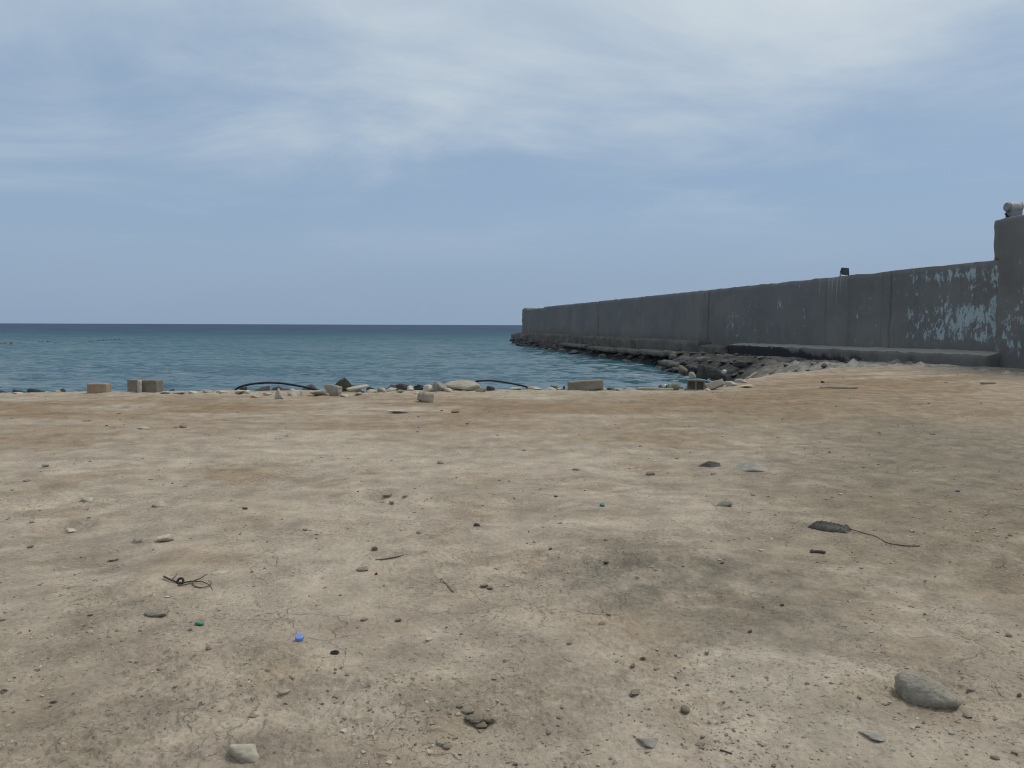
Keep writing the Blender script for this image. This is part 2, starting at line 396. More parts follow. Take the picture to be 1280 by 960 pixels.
col = M.mix(M.ramp(f2, .58, .72, 0, .5), col, (.12, .10, .075)); col = M.mix(M.ramp(M.noise(90, 5, .75, loc=(3, 1, 0)), .57, .68, 0, .5), col, (.47, .43, .35))
col = M.mix(M.ramp(cr, .02, .12, .35, 0), col, (.10, .085, .065))
msk = M.ramp(M.noise(1.4, 4, .6, loc=(2, 7, 0)), .40, .58)
shaded_crumb = M.math('MULTIPLY', M.ramp(M.noise(40, 4, .65, dist=.6), .60, .64), msk)
col = M.mix(M.math('MULTIPLY', shaded_crumb, .46), col, (.13, .108, .08))  # small cast shadows of the crumbs put into the soil colour
fleck = M.math('MULTIPLY', M.ramp(M.noise(64, 3, .6, loc=(9, 3, 1)), .63, .67), M.ramp(M.noise(1.1, 3, .6, loc=(6, 1, 0)), .45, .6))
col = M.mix(M.math('MULTIPLY', fleck, .6), col, (.55, .51, .43))
wv = M.n.new('ShaderNodeVectorMath'); wv.operation = 'ADD'; M.l.new(M.tc.outputs['Object'], wv.inputs[0])
wn_ = M.n.new('ShaderNodeTexNoise'); wn_.inputs['Scale'].default_value = 3.5; wn_.inputs['Detail'].default_value = 4; M.l.new(M.tc.outputs['Object'], wn_.inputs['Vector'])
ws_ = M.n.new('ShaderNodeVectorMath'); ws_.operation = 'SCALE'; ws_.inputs['Scale'].default_value = .35; M.l.new(wn_.outputs['Color'], ws_.inputs[0]); M.l.new(ws_.outputs[0], wv.inputs[1])
vc = M.n.new('ShaderNodeTexVoronoi'); vc.feature = 'DISTANCE_TO_EDGE'; vc.inputs['Scale'].default_value = 3.2; M.l.new(wv.outputs[0], vc.inputs['Vector'])
crk = M.math('MULTIPLY', M.ramp(vc.outputs['Distance'], .004, .022, 1, 0), M.ramp(M.noise(.9, 4, .6, loc=(4, 4, 0)), .50, .62))
col = M.mix(M.math('MULTIPLY', crk, .15), col, (.15, .125, .09))
h = M.math('ADD', M.math('MULTIPLY', f1, .8), M.math('MULTIPLY', f2, .35)); h = M.math('ADD', h, M.math('SUBTRACT', M.math('MULTIPLY', shaded_crumb, .5), M.math('MULTIPLY', crk, .6)))
nb = M.bump(h, .9, .016); nb = M.bump(peb, .35, .012, nb)
M_soil = M.done(col, .97, nb, .12)
tag(link('ground', ground_me, M_soil), kind='structure')

# ------------------------------------------------------------------ sea
shore_x = np.linspace(-60, 12, 400); shore_y = rim_y(shore_x) + 1.4
W_S = np.array([-20, 8, 14, 18, 24, 38, 52, 80, 88]); W_O = np.array([4.6, 4.6, 4.4, 4.1, 2.4, 2.2, 2.4, 1.5, 0.8])
ths = np.radians(np.concatenate([np.linspace(-120, -46, 60), np.linspace(-45.5, 45.5, 1000), np.linspace(46, 120, 60)]))
inv = np.linspace(2.55 * F / 18.0, 2.55 * F / 420.0, 430)
rs = 2.55 * F / inv
rs = np.concatenate([rs, np.geomspace(435, 3000, 60), np.geomspace(3400, 60000, 16)])
TT, RS = np.meshgrid(ths, rs)
sx = (RS * np.sin(TT)).ravel(); sy = (RS * np.cos(TT)).ravel(); rflat = RS.ravel()
cell = np.maximum(np.gradient(rs)[:, None] * np.ones_like(TT), RS * np.radians(91 / 1000)).ravel()
wr = np.random.RandomState(5)
ss_, oo_ = to_wall(sx, sy)
lee = np.clip(1 - .45 * sstep(ss_, -5, 5) * sstep(-oo_, -14, -3) , .4, 1)      # calmer water beside the wall
hgt = np.zeros_like(sx)
gust = 0.75 + .45 * fbm(sx * .05, sy * .09, 3, 81)
for i in range(64):
    lam = 0.55 * (8.0 / 0.55) ** wr.rand()
    ang = R(-88) + wr.randn() * .62                    # the chop runs in towards the shore
    k = 2 * np.pi / lam; amp = 0.0060 * lam ** .75 * (.6 + .8 * wr.rand())
    if lam > 3.5: amp *= .55
    ph = k * (sx * math.cos(ang) + sy * math.sin(ang)) + wr.rand() * 6.28 + .9 * perlin(sx / lam / 5, sy / lam / 5, i)
    att = np.clip(lam / (2.2 * cell) - .6, 0, 1)
    s_ = np.sin(ph); hgt += att * amp * (s_ + .28 * np.cos(2 * ph))
far_ = sstep(sy - (np.interp(sx, RX, RY) + 1.4), 12, 90)            # longer, higher chop in the open water
big_ = np.zeros_like(sx)
for i in range(26):
    lam = 3.0 * (15.0 / 3.0) ** wr.rand(); ang = R(-84) + wr.randn() * .5
    k = 2 * np.pi / lam; amp = 0.0095 * lam ** .9 * (.6 + .8 * wr.rand())
    ph = k * (sx * math.cos(ang) + sy * math.sin(ang)) + wr.rand() * 6.28 + 1.2 * perlin(sx / lam / 4, sy / lam / 4, i + 70)
    big_ += np.clip(lam / (2.2 * cell) - .6, 0, 1) * amp * (np.sin(ph) + .3 * np.cos(2 * ph))
hgt = hgt + .32 * np.tanh(big_ * far_ / .32) * 1.15
hgt = .4 * np.tanh(hgt / .4); hgt *= gust * lee * (1 - sstep(rflat, 900, 2500))
sea_me = mesh_np('sea', np.stack([sx, sy, WATER_Z + hgt], 1), grid_faces(len(rs), len(ths))[:, ::-1])
d_front = sy - (np.interp(sx, RX, RY) + 1.4)
depth = np.minimum(d_front, 1e4)
dw = np.where(ss_ < 84, oo_ - np.interp(ss_, W_S, W_O), np.hypot(oo_, ss_ - 84)); dw = np.where(oo_ < -1, 30, dw)
set_attr(sea_me, 'offshore', np.clip(d_front, 0, 400)); set_attr(sea_me, 'edge', np.clip(np.minimum(d_front, dw), 0, 50))
set_attr(sea_me, 'gust', np.clip(.5 + fbm(sx * .03, sy * .05, 4, 91), 0, 1))
M = Mat('sea_water')
off = M.attr('offshore'); ed = M.attr('edge'); gu = M.attr('gust')
deep = (.009, .032, .078); teal = (.010, .078, .098); shal = (.024, .080, .092)
col = M.mix(M.ramp(off, 40, 330), teal, deep)
col = M.mix(M.ramp(off, 3, 16, .5, 0), col, shal)
col = M.mix(M.math('MULTIPLY', M.ramp(gu, .45, .75), .35), col, (.020, .105, .105))
foamn = M.noise(2.6, 7, .72, 'Object', (1, 1.4, 1)); foam = M.math('MULTIPLY', M.ramp(foamn, .64, .70), M.ramp(ed, .2, 1.3, .25, 0))
col = M.mix(foam, col, (.5, .55, .56))
r1 = M.noise(2.6, 5, .6, 'Object', (.7, 1.5, 1)); r2 = M.noise(9, 4, .6, 'Object', (.7, 1.3, 1)); r3 = M.noise(.55, 5, .62, 'Object', (.5, 1.4, 1))
def slope(scale, amp, detail, sc):
    mp = M.n.new('ShaderNodeMapping'); M.l.new(M.tc.outputs['Object'], mp.inputs[0]); mp.inputs['Scale'].default_value = sc
    t = M.n.new('ShaderNodeTexNoise'); M.l.new(mp.outputs[0], t.inputs['Vector']); t.inputs['Scale'].default_value = scale; t.inputs['Detail'].default_value = detail; t.inputs['Roughness'].default_value = .62
    a = M.n.new('ShaderNodeVectorMath'); a.operation = 'SUBTRACT'; M.l.new(t.outputs['Color'], a.inputs[0]); a.inputs[1].default_value = (.5, .5, .5)
    b = M.n.new('ShaderNodeVectorMath'); b.operation = 'MULTIPLY'; M.l.new(a.outputs[0], b.inputs[0]); b.inputs[1].default_value = amp
    return b.outputs[0]
def vadd(a, b):
    n = M.n.new('ShaderNodeVectorMath'); n.operation = 'ADD'; M.l.new(a, n.inputs[0]); M.l.new(b, n.inputs[1]); return n.outputs[0]
geo = M.n.new('ShaderNodeNewGeometry').outputs['Normal']
sl_ = vadd(vadd(slope(1.5, (.9, 2.2, 0), 4, (.5, 1.5, 1)), slope(4.5, (.3, .55, 0), 3, (.6, 1.2, 1))), slope(.2, (.35, 1.2, 0), 3, (.35, 1.3, 1)))
nn = M.n.new('ShaderNodeVectorMath'); nn.operation = 'NORMALIZE'; M.l.new(vadd(geo, sl_), nn.inputs[0]); nb = nn.outputs[0]
cap_ = M.ramp(off, 4, 200, .44, .22)            # share of sky the chop can mirror: waves hide one another further out
fr = M.n.new('ShaderNodeFresnel'); fr.inputs['IOR'].default_value = 1.33; M.l.new(nb, fr.inputs['Normal'])
mf = M.math('MULTIPLY', fr.outputs[0], cap_)
mf = M.math('MULTIPLY', mf, M.math('SUBTRACT', 1.0, foam))
M_sea = M.done(col, M.math('ADD', M.math('MULTIPLY', foam, .6), .08), nb, .5, IOR=1.33)
M.b.inputs['Specular IOR Level'].default_value = 0.0
gl = M.n.new('ShaderNodeBsdfGlossy'); gl.inputs['Roughness'].default_value = .16; M.l.new(nb, gl.inputs['Normal'])
mx = M.n.new('ShaderNodeMixShader'); M.l.new(mf, mx.inputs[0]); M.l.new(M.b.outputs[0], mx.inputs[1]); M.l.new(gl.outputs[0], mx.inputs[2])
M.l.new(mx.outputs[0], M.n['Material Output'].inputs['Surface'])
tag(link('sea', sea_me, M_sea), kind='structure')

# ------------------------------------------------------------------ rocky bank under the wall (terrain)
bs = np.arange(-8, 90, .22); bo = np.arange(-5, 8.01, .2)
BS, BO = np.meshgrid(bs, bo); BS, BO = BS.ravel(), BO.ravel()
def bank_z(s, o):
    W = np.interp(s, W_S, W_O) + .35 * fbm(s * .35, o * .1, 3, 101)
    top = .05 + .25 * (1 - sstep(s, 1, 9)) - .25 * sstep(s, 20, 40)
    shelf = np.where(s < 20, np.minimum(W - .3, 2.6), .8)
    t = np.clip((o - shelf) / np.maximum(W - shelf, .4), 0, 3)
    z = top + (WATER_Z - .1 - top) * t
    z = np.where(o < -1.4, top + (WATER_Z - .6 - top) * np.clip((-1.4 - o) / 1.2, 0, 2), z)
    e = np.clip((s - 80) / 4.0, 0, 3); z = z - 1.1 * e * e
    p = np.stack([s, o, np.zeros_like(s)], 1)
    n = .2 * fbm(s * .8, o * .8, 4, 103, .6) + .34 * np.abs(fbm(s * 1.5, o * 2.0, 4, 104, .65))
    return np.maximum(z, -3) + n - .08
bz = bank_z(BS, BO)
P0 = np.array([PA.x, PA.y]); DW = np.array([WD.x, WD.y]); NW = np.array([WNRM.x, WNRM.y])
bxy = P0 + BS[:, None] * DW + BO[:, None] * NW
bank_me = mesh_np('rocky_bank', np.column_stack([bxy, bz]), grid_faces(len(bo), len(bs)))
grb = (1 - sstep(BS, 6, 11))
bc = np.tile(np.array([.07, .065, .06]), (len(BS), 1)); bc = lerp(bc, np.array([.38, .345, .29]), grb * .95)
bc = lerp(bc, np.array([.19, .175, .155]), sstep(fbm(BS * .9, BO * 1.6, 4, 111, .6), .0, .4) * sstep(bz, -.45, .05) * .75)
bc = lerp(bc, np.array([.028, .027, .027]), (1 - sstep(bz, WATER_Z + .05, WATER_Z + .45)) * .85)
set_col(bank_me, 'stone', bc)
M = Mat('bank_stone'); st = M.attr('stone', 'Color'); b1 = M.noise(4, 6, .65); b2 = M.noise(18, 5, .7); vo = M.voro(3.2)
col = M.mix(M.ramp(b1, .35, .7), st, M.mix(1.0, st, (.45, .44, .43), 'MULTIPLY')); col = M.mix(M.ramp(b2, .58, .75, 0, .6), col, (.022, .022, .022))
nb = M.bump(M.math('ADD', b1, M.math('MULTIPLY', b2, .5)), .9, .08); nb = M.bump(vo, .5, .12, nb)
tag(link('rocky_bank', bank_me, M.done(col, .85, nb, .25)), kind='structure')

# ------------------------------------------------------------------ sea wall
def rough_box(name, size, res=.3, amp=.012, freq=1.5, seed=0, org=(0, 0, 0), fn=None, bevel=.03, maxn=220, amp2=0):
    """box with subdivided faces, worn edges and uneven faces; org = min corner"""
    sx_, sy_, sz_ = size
    nx, ny, nz = [min(maxn, max(2, int(round(q / res)))) for q in size]
    V, Fc, idx = [], [], {}
    def vid(i, j, k):
        key = (i, j, k)
        if key not in idx:
            idx[key] = len(V); V.append((i / nx, j / ny, k / nz))
        return idx[key]
    for i in range(nx):
        for j in range(ny):
            Fc.append((vid(i, j, 0), vid(i, j + 1, 0), vid(i + 1, j + 1, 0), vid(i + 1, j, 0)))
            Fc.append((vid(i, j, nz), vid(i + 1, j, nz), vid(i + 1, j + 1, nz), vid(i, j + 1, nz)))
    for i in range(nx):
        for k in range(nz):
            Fc.append((vid(i, 0, k), vid(i + 1, 0, k), vid(i + 1, 0, k + 1), vid(i, 0, k + 1)))
            Fc.append((vid(i, ny, k), vid(i, ny, k + 1), vid(i + 1, ny, k + 1), vid(i + 1, ny, k)))
    for j in range(ny):
        for k in range(nz):
            Fc.append((vid(0, j, k), vid(0, j, k + 1), vid(0, j + 1, k + 1), vid(0, j + 1, k)))
            Fc.append((vid(nx, j, k), vid(nx, j + 1, k), vid(nx, j + 1, k + 1), vid(nx, j, k + 1)))
    P = np.array(V); sz3 = np.array(size); Q = P * sz3
    # worn edges: points on two or more faces move inwards a little, unevenly
    lo = (P < 1e-6); hi = (P > 1 - 1e-6); onf = (lo | hi).sum(1) >= 2
    inward = lo * 1.0 - hi * 1.0
    wv = bevel * (.5 + 1.1 * np.clip(perlin3(Q * 1.7, seed + 5), -.4, 1))
    Q = Q + np.where(onf[:, None], inward * wv[:, None], 0)
    off = np.stack([fbm3(Q * freq, 3, seed + q * 11, .55) for q in range(3)], 1) * amp
    if amp2: off += np.stack([fbm3(Q * freq * 5, 3, seed + 50 + q * 11, .55) for q in range(3)], 1) * amp2
    Q = Q + off + np.array(org)
    if fn is not None: Q = fn(Q)
    return mesh_np(name, Q, Fc, True)

M = Mat('wall_concrete')
xyz = M.sepxyz(); X_, Z_ = xyz[0], xyz[2]
m1 = M.noise(.35, 5, .6, sc=(1, 1, 1.3)); m2 = M.noise(1.6, 6, .65); grn = M.noise(22, 5, .7)
strk = M.noise(2.4, 5, .6, sc=(1, 1, .06)); strk2 = M.noise(7, 4, .6, sc=(1, 1, .045), loc=(3, 0, 5))
col = M.mix(M.ramp(m1, .35, .65), (.142, .137, .131), (.188, .179, .168))
col = M.mix(M.ramp(m2, .50, .75, 0, .55), col, (.205, .184, .160))
col = M.mix(M.ramp(strk, .53, .72, 0, .55), col, (.108, .106, .105))
pan = M.n.new('ShaderNodeTexWhiteNoise'); pan.noise_dimensions = '1D'
M.l.new(M.math('FLOOR', M.math('DIVIDE', X_, 4.7)), pan.inputs['W'])
col = M.mix(M.math('MULTIPLY', pan.outputs[0], .45), col, (.140, .142, .145))
# damp dark foot and pale salt drips from the top edge
top = M.ramp(Z_, 2.3, 3.75); drip = M.math('MULTIPLY', M.ramp(strk2, .60, .70), top)
col = M.mix(M.math('MULTIPLY', drip, .40), col, (.26, .27, .265))
foot = M.math('MULTIPLY', M.ramp(Z_, .7, 1.5, 1, 0), M.ramp(M.noise(1.1, 5, .65), .42, .6))
col = M.mix(M.math('MULTIPLY', foot, .35), col, (.125, .112, .098))
# bird lime under the floodlight
SF = wall_s(1046, 344)
for (s0, wd, z0) in ((SF, .05, 2.3), (SF + .32, .05, 2.9), (SF - .28, .035, 2.95), (SF + .6, .03, 3.0), (SF+1.3, .04, 2.7)):
    dx = M.math('ABSOLUTE', M.math('ADD', M.math('SUBTRACT', X_, s0), M.math('MULTIPLY', M.math('SUBTRACT', M.noise(1.5, 2), .5), .1)))
    mk = M.math('MULTIPLY', M.ramp(dx, wd * .4, wd, 1, 0), M.ramp(Z_, z0, 3.6))
    col = M.mix(M.math('MULTIPLY', mk, .6), col, (.34, .33, .31))
# remains of pale blue paint, flaking: patches with their own places along the wall
pn = M.noise(2.6, 8, .70, sc=(1, 1, .50), loc=(1.3, 0, .4)); pn2 = M.noise(7.5, 7, .72, sc=(1, 1, .6)); pn3 = M.noise(.9, 4, .6, sc=(1, 1, .7), loc=(5.2, 0, 2.7))
pm = M.math('ADD', M.math('MULTIPLY', M.math('SUBTRACT', pn, .5), 1.0), M.math('ADD', M.math('MULTIPLY', M.math('SUBTRACT', pn2, .5), .75), .5))
def region(s0, s1, z0, z1, soft=.35):
    a = M.math('MULTIPLY', M.ramp(X_, s0 - soft, s0 + soft), M.ramp(X_, s1 - soft, s1 + soft, 1, 0))
    b = M.math('MULTIPLY', M.ramp(Z_, z0 - soft, z0 + soft), M.ramp(Z_, z1 - soft, z1 + soft, 1, 0))
    return M.math('MULTIPLY', a, b)
def sp(u): return wall_s(u, 400)
regs = [(sp(1238), sp(1160), .95, 2.5, .12), (sp(1200), sp(1150), .95, 2.1, .10), (sp(1252), sp(1229), 1.3, 3.8, .16), (sp(1226), sp(1128), 3.1, 3.7, .10), (sp(1215), sp(1150), 1.9, 3.0, .04),
        (sp(1252), sp(1130), .9, 3.7, .035), (sp(926), sp(908), 1.3, 2.4, .06), (sp(1010), sp(905), .8, 3.6, -.055), (sp(1125), sp(1060), .8, 3.6, -.05), (sp(1300), sp(1262), .7, 1.4, .12), (sp(1330), sp(1251), .8, 3.0, .05), (sp(1300), sp(1270), 2.6, 3.4, .10)]
best = None
for (a, b, z0, z1, wgt) in regs:
    r = M.math('MULTIPLY', region(a, b, z0, z1), .11 + wgt * .8)
    best = r if best is None else M.math('MAXIMUM', best, r)
score = M.math('ADD', M.math('ADD', pm, best), M.math('MULTIPLY', M.math('SUBTRACT', pn3, .5), .25))
paint = M.ramp(score, .70, .77)
halo = M.ramp(score, .60, .72, 0, .45)
col = M.mix(halo, col, (.165, .182, .185))
col = M.mix(M.math('MULTIPLY', paint, .80), col, M.mix(M.ramp(grn, .4, .65), (.34, .425, .445), (.42, .50, .51)))
col = M.mix(M.ramp(grn, .60, .8, 0, .4), col, (.05, .052, .055))
nb = M.bump(M.math('ADD', M.math('MULTIPLY', m2, .8), M.math('MULTIPLY', grn, .35)), .5, .03); nb = M.bump(paint, .25, .01, nb)
M_wall = M.done(col, .92, nb, .2)

def conc(name, c1, c2, c3):
    M = Mat(name); a = M.noise(.9, 6, .65); b = M.noise(5, 6, .7); g = M.noise(30, 4, .7); v = M.voro(4.5)
    col = M.mix(M.ramp(a, .35, .65), c1, c2); col = M.mix(M.ramp(b, .52, .72, 0, .8), col, c3); col = M.mix(M.ramp(g, .6, .8, 0, .5), col, tuple(x * .4 for x in c3))
    nb = M.bump(M.math('ADD', b, M.math('MULTIPLY', g, .4)), .8, .05)
    return M.done(col, .93, nb, .2)
M_foot = conc('footing_concrete', (.105, .10, .095), (.155, .145, .135), (.06, .057, .056))
M_footd = conc('stained_footing', (.040, .041, .045), (.10, .096, .092), (.020, .020, .023))
M_rub = conc('rubble_masonry', (.10, .092, .082), (.155, .14, .12), (.035, .033, .031))
M_top = conc('footing_top', (.19, .18, .165), (.25, .235, .215), (.12, .112, .105))

wall = bpy.data.objects.new('sea_wall', None); COL.objects.link(wall)
wall.location = (PA.x, PA.y, 0); wall.rotation_euler = (0, 0, WANG)
tag(wall, 'long grey concrete sea wall with flaking pale blue paint, running out from shore', 'wall')
# wall frame: x = along the wall (seawards), y = towards the bay, z = up
S_T, S_T2 = wall_s(1250, 400), wall_s(1242, 300)
joints = [S_T, wall_s(1112), wall_s(885), wall_s(748), wall_s(680), wall_s(652)]
WT = 1.3
for i in range(5):
    s0, s1 = joints[i] + (.0 if i == 0 else .02), joints[i + 1] - .02
    zt = WALL_TOP - (.16 if i == 4 else .012 * i % 3); y1 = 0.0 - (.05 if i == 4 else [0, .012, 0, .018][i])
    def fn(Q, last=(i == 4), zt=zt):
        up = sstep(Q[:, 2], zt - .25, zt)
        Q = Q.copy(); Q[:, 2] += up * .035 * fbm(Q[:, 0] * 1.1, Q[:, 1] * .8, 4, 121, .6)
        if last:
            e = sstep(Q[:, 0], joints[5] - 3.2, joints[5]); Q[:, 2] += up * (.22 * np.exp(-((Q[:, 0] - joints[5] + 1.6) / 1.2) ** 2) + .12 * fbm(Q[:, 0] * 1.6, Q[:, 1], 3, 122))
            Q[:, 0] += e * .35 * fbm(Q[:, 2] * 1.5, Q[:, 1], 4, 123)
        return Q
    me = rough_box('wall_section', (s1 - s0, WT, zt - .25), .22, .018, .7, 200 + i, (s0, y1 - WT, .25), fn, .03, 260, .004)
    link('wall_section', me, M_wall, wall)
    if i < 4:
        link('joint_filler', rough_box('joint_filler', (.16, WT - .16, zt - .36), .5, .0, 1, 5, (s1 - .06, -WT + .06, .3)), M_footd, wall)
rt_ = ray(1242, 275)
TALL = CAM_Z + rt_.z * (PA.x * WNRM.x + PA.y * WNRM.y) / (rt_.x * WNRM.x + rt_.y * WNRM.y)
me = rough_box('tall_section', (7 + S_T2, WT + .3, TALL - WALL_TOP + .02), .09, .006, .8, 231, (-7, -WT - .28, WALL_TOP - .03), None, .045, 200, .004)
link('tall_section', me, M_wall, wall)['label'] = 'taller wall section stepping up above the long wall'
me = rough_box('buttress', (7 + S_T, .24, TALL - .012), .09, .010, .9, 241, (-7, -.05, .0), None, .035, 200, .005)
link('buttress', me, M_wall, wall)['label'] = 'proud concrete facing of the taller section'
# footing, near stretch: sloping top, stained front
s_f1, s_f2 = wall_s(1250) - .3, wall_s(925)
def foot_fn(Q):
    Q = Q.copy(); t = sstep(Q[:, 2], -.1, .7); fr = np.clip(Q[:, 1] / .7, 0, 1)
    Q[:, 2] += t * (.10 - .0075 * Q[:, 0] - .10 * fr)
    return Q
me = rough_box('footing', (s_f2 - s_f1, 1.0, 1.2), .16, .03, 1.2, 251, (s_f1, -.3, -.5), foot_fn, .05, 200, .012)
# top painted paler as the brighter-lit side, dark tide-stained front
me.materials.append(M_foot)
ft = link('footing', me, None, wall); ft['label'] = 'plain concrete footing ledge at the foot of the wall'
M = Mat('footing_stained'); q = M.sepxyz(); a = M.noise(.8, 6, .65); b = M.noise(5, 6, .7); g = M.noise(30, 4, .7)
col = M.mix(M.ramp(a, .35, .65), (.135, .125, .114), (.175, .163, .15))
tide = M.math('ADD', q[2], M.math('MULTIPLY', M.math('SUBTRACT', M.noise(1.6, 6, .7, sc=(1, 1, .5)), .5), .9))
stn = M.math('MULTIPLY', M.ramp(M.math('SUBTRACT', tide, M.ramp(q[0], 6, 15, 0, .4)), .16, .34, 1, 0), M.ramp(q[0], 4.0, 8.0))
blot = M.math('MULTIPLY', M.ramp(M.noise(.9, 5, .65, loc=(4, 1, 0)), .56, .62), M.ramp(tide, .3, .6, 1, 0))
col = M.mix(M.math('MULTIPLY', stn, .92), col, (.022, .023, .029)); col = M.mix(M.math('MULTIPLY', blot, .8), col, (.028, .028, .033))
col = M.mix(M.ramp(b, .55, .75, 0, .5), col, (.10, .093, .086)); col = M.mix(M.ramp(g, .6, .8, 0, .3), col, (.06, .06, .058))
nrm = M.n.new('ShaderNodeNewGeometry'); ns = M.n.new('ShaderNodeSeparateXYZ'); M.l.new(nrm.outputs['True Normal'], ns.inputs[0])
col = M.mix(M.ramp(ns.outputs[2], .5, .85, 0, .8), col, (.34, .318, .285))  # upward faces get the light they catch in their colour
ft.data.materials[0] = M.done(col, .93, M.bump(M.math('ADD', b, M.math('MULTIPLY', g, .4)), .7, .04), .2)
# broken low stretch and the far rubble-faced stretch
def rub_fn(Q):
    Q = Q.copy(); fr = sstep(Q[:, 1], .2, .6)
    Q[:, 1] += fr * (.22 * np.abs(fbm(Q[:, 0] * 1.4, Q[:, 2] * 2.2, 4, 131, .6)))
    Q[:, 2] += sstep(Q[:, 2], .3, .6) * .10 * fbm(Q[:, 0] * 1.2, Q[:, 1] * 1.5, 4, 132, .6)
    return Q
me = rough_box('broken_footing', (wall_s(890) - s_f2 - .04, 1.1, .95), .12, .05, 1.6, 261, (s_f2 + .03, -.3, -.45), rub_fn, .1, 200, .03)
link('broken_footing', me, M_rub, wall)['label'] = 'crumbled low stretch of footing'
me = rough_box('smooth_footing', (wall_s(808) - wall_s(890), 1.15, 1.15), .16, .03, 1.2, 271, (wall_s(890) + .02, -.3, -.45), None, .07, 200, .02)
link('smooth_footing', me, M_foot, wall)
me = rough_box('rubble_footing', (wall_s(668) - wall_s(808), 1.1, 1.12), .15, .05, 1.4, 281, (wall_s(808) + .04, -.3, -.45), rub_fn, .1, 260, .035)
link('rubble_footing', me, M_rub, wall)['label'] = 'rough rubble-faced footing near the seaward end'
me = rough_box('end_footing', (wall_s(650) - wall_s(668) + 1.2, 1.9, 1.05), .2, .12, .8, 291, (wall_s(668) + .04, -1.0, -.55), rub_fn, .15, 200, .05)
link('end_footing', me, M_rub, wall)
# slab ledges below the far footing
for (ua, ub, o0, o1, zt) in ((905, 872, .9, 2.4, -.02), (930, 893, 1.0, 2.9, -.12), (868, 835, 1.0, 2.2, -.08), (985, 945, .85, 2.0, .02), (950, 915, 1.5, 3.2, -.12), (1040, 1000, .9, 1.9, .10), (930, 900, 2.6, 3.8, -.42), (835, 800, .9, 2.0, -.14), (795, 760, .9, 1.9, -.2), (755, 722, .9, 1.8, -.15)):
    s0, s1 = wall_s(ua), wall_s(ub)
    me = rough_box('ledge_slab', (s1 - s0, o1 - o0, .34), .2, .08, .9, int(ua), (s0, o0, zt - .3), None, .1, 120, .04)
    link('ledge_slab', me, M_rub, wall)

# ------------------------------------------------------------------ lamps on the wall
def empty(name, loc, rz=0.0):
    o = bpy.data.objects.new(name, None); COL.objects.link(o); o.location = loc; o.rotation_euler = (0, 0, rz); return o
def bm_box(bm, size, loc, rot=None, bevel=.0):
    m = Matrix.Translation(loc) @ (rot.to_4x4() if rot is not None else Matrix.Identity(4)) @ Matrix.Diagonal((*size, 1))
    return bmesh.ops.create_cube(bm, size=1, matrix=m)
def bm_cyl(bm, r1, r2, h, loc, rot=None, seg=24):
    m = Matrix.Translation(loc) @ (rot.to_4x4() if rot is not None else Matrix.Identity(4))
    bmesh.ops.create_cone(bm, cap_ends=True, segments=seg, radius1=r1, radius2=r2, depth=h, matrix=m)
def part(name, fn, mat, parent, bev=.006):
    bm = bmesh.new(); fn(bm)
    if bev: bmesh.ops.bevel(bm, geom=list(bm.edges), offset=bev, segments=2, affect='EDGES', clamp_overlap=True)
    me = bpy.data.meshes.new(name); bm.to_mesh(me); bm.free()
    return link(name, me, mat, parent)
p = wpt(wall_s(1049, 343), -.25, WALL_TOP - .02)
fl_ = empty('floodlight', p, R(8)); tag(fl_, 'small black square floodlight tilted on top of the long wall', 'floodlight')
tl = Matrix.Rotation(R(-16), 3, 'X') @ Matrix.Rotation(R(4), 3, 'Y')
def hous(bm):
    r = bmesh.ops.create_cube(bm, size=1, matrix=Matrix.Translation((0, 0, .20)) @ tl.to_4x4() @ Matrix.Diagonal((.36, .17, .32, 1)))
    for v in r['verts']:
        if v.co.y > .03: v.co.x *= .7; v.co.z = .2 + (v.co.z - .2) * .75
part('housing', hous, M_lampd, fl_, .012)
part('lens', lambda bm: bm_box(bm, (.29, .012, .25), Vector((0, 0, .2)) + tl @ Vector((0, -.088, 0)), tl), M_lampg, fl_, .003)
def brk(bm):
    for s in (-1, 1): bm_box(bm, (.015, .05, .24), (s * .195, .0, .12))
    bm_box(bm, (.405, .08, .015), (0, 0, .012))
part('bracket', brk, M_lampd, fl_, .002)
p = wpt(wall_s(1257, 268), -.3, TALL - .03)
f2_ = empty('wall_lamp', p, R(6)); tag(f2_, 'tan drum-shaped lamp housing on top of the taller wall section', 'lamp')
ry = Matrix.Rotation(R(90), 3, 'Y')
part('body', lambda bm: bm_cyl(bm, .145, .15, .40, (.0, 0, .39), ry, 28), M_lampt, f2_, .01)
part('end_cap', lambda bm: bm_cyl(bm, .135, .165, .09, (-.235, 0, .385), ry, 28), M_lampb, f2_, .008)
part('end_cap', lambda bm: bm_cyl(bm, .165, .12, .06, (.225, 0, .39), ry, 28), M_lampt, f2_, .008)
part('gear_box', lambda bm: bm_box(bm, (.40, .26, .26), (.01, 0, .17)), M_lampb, f2_, .012)
def brk2(bm):
    bm_box(bm, (.10, .10, .18), (-.14, 0, .10), Matrix.Rotation(R(20), 3, 'Y')); bm_box(bm, (.36, .16, .035), (-.04, 0, .03)); bm_box(bm, (.05, .05, .14), (-.25, 0, .13), Matrix.Rotation(R(-35), 3, 'Y'))
    bm_box(bm, (.07, .1, .14), (.1, 0, .1))
part('bracket', brk2, M_lampd, f2_, .006)

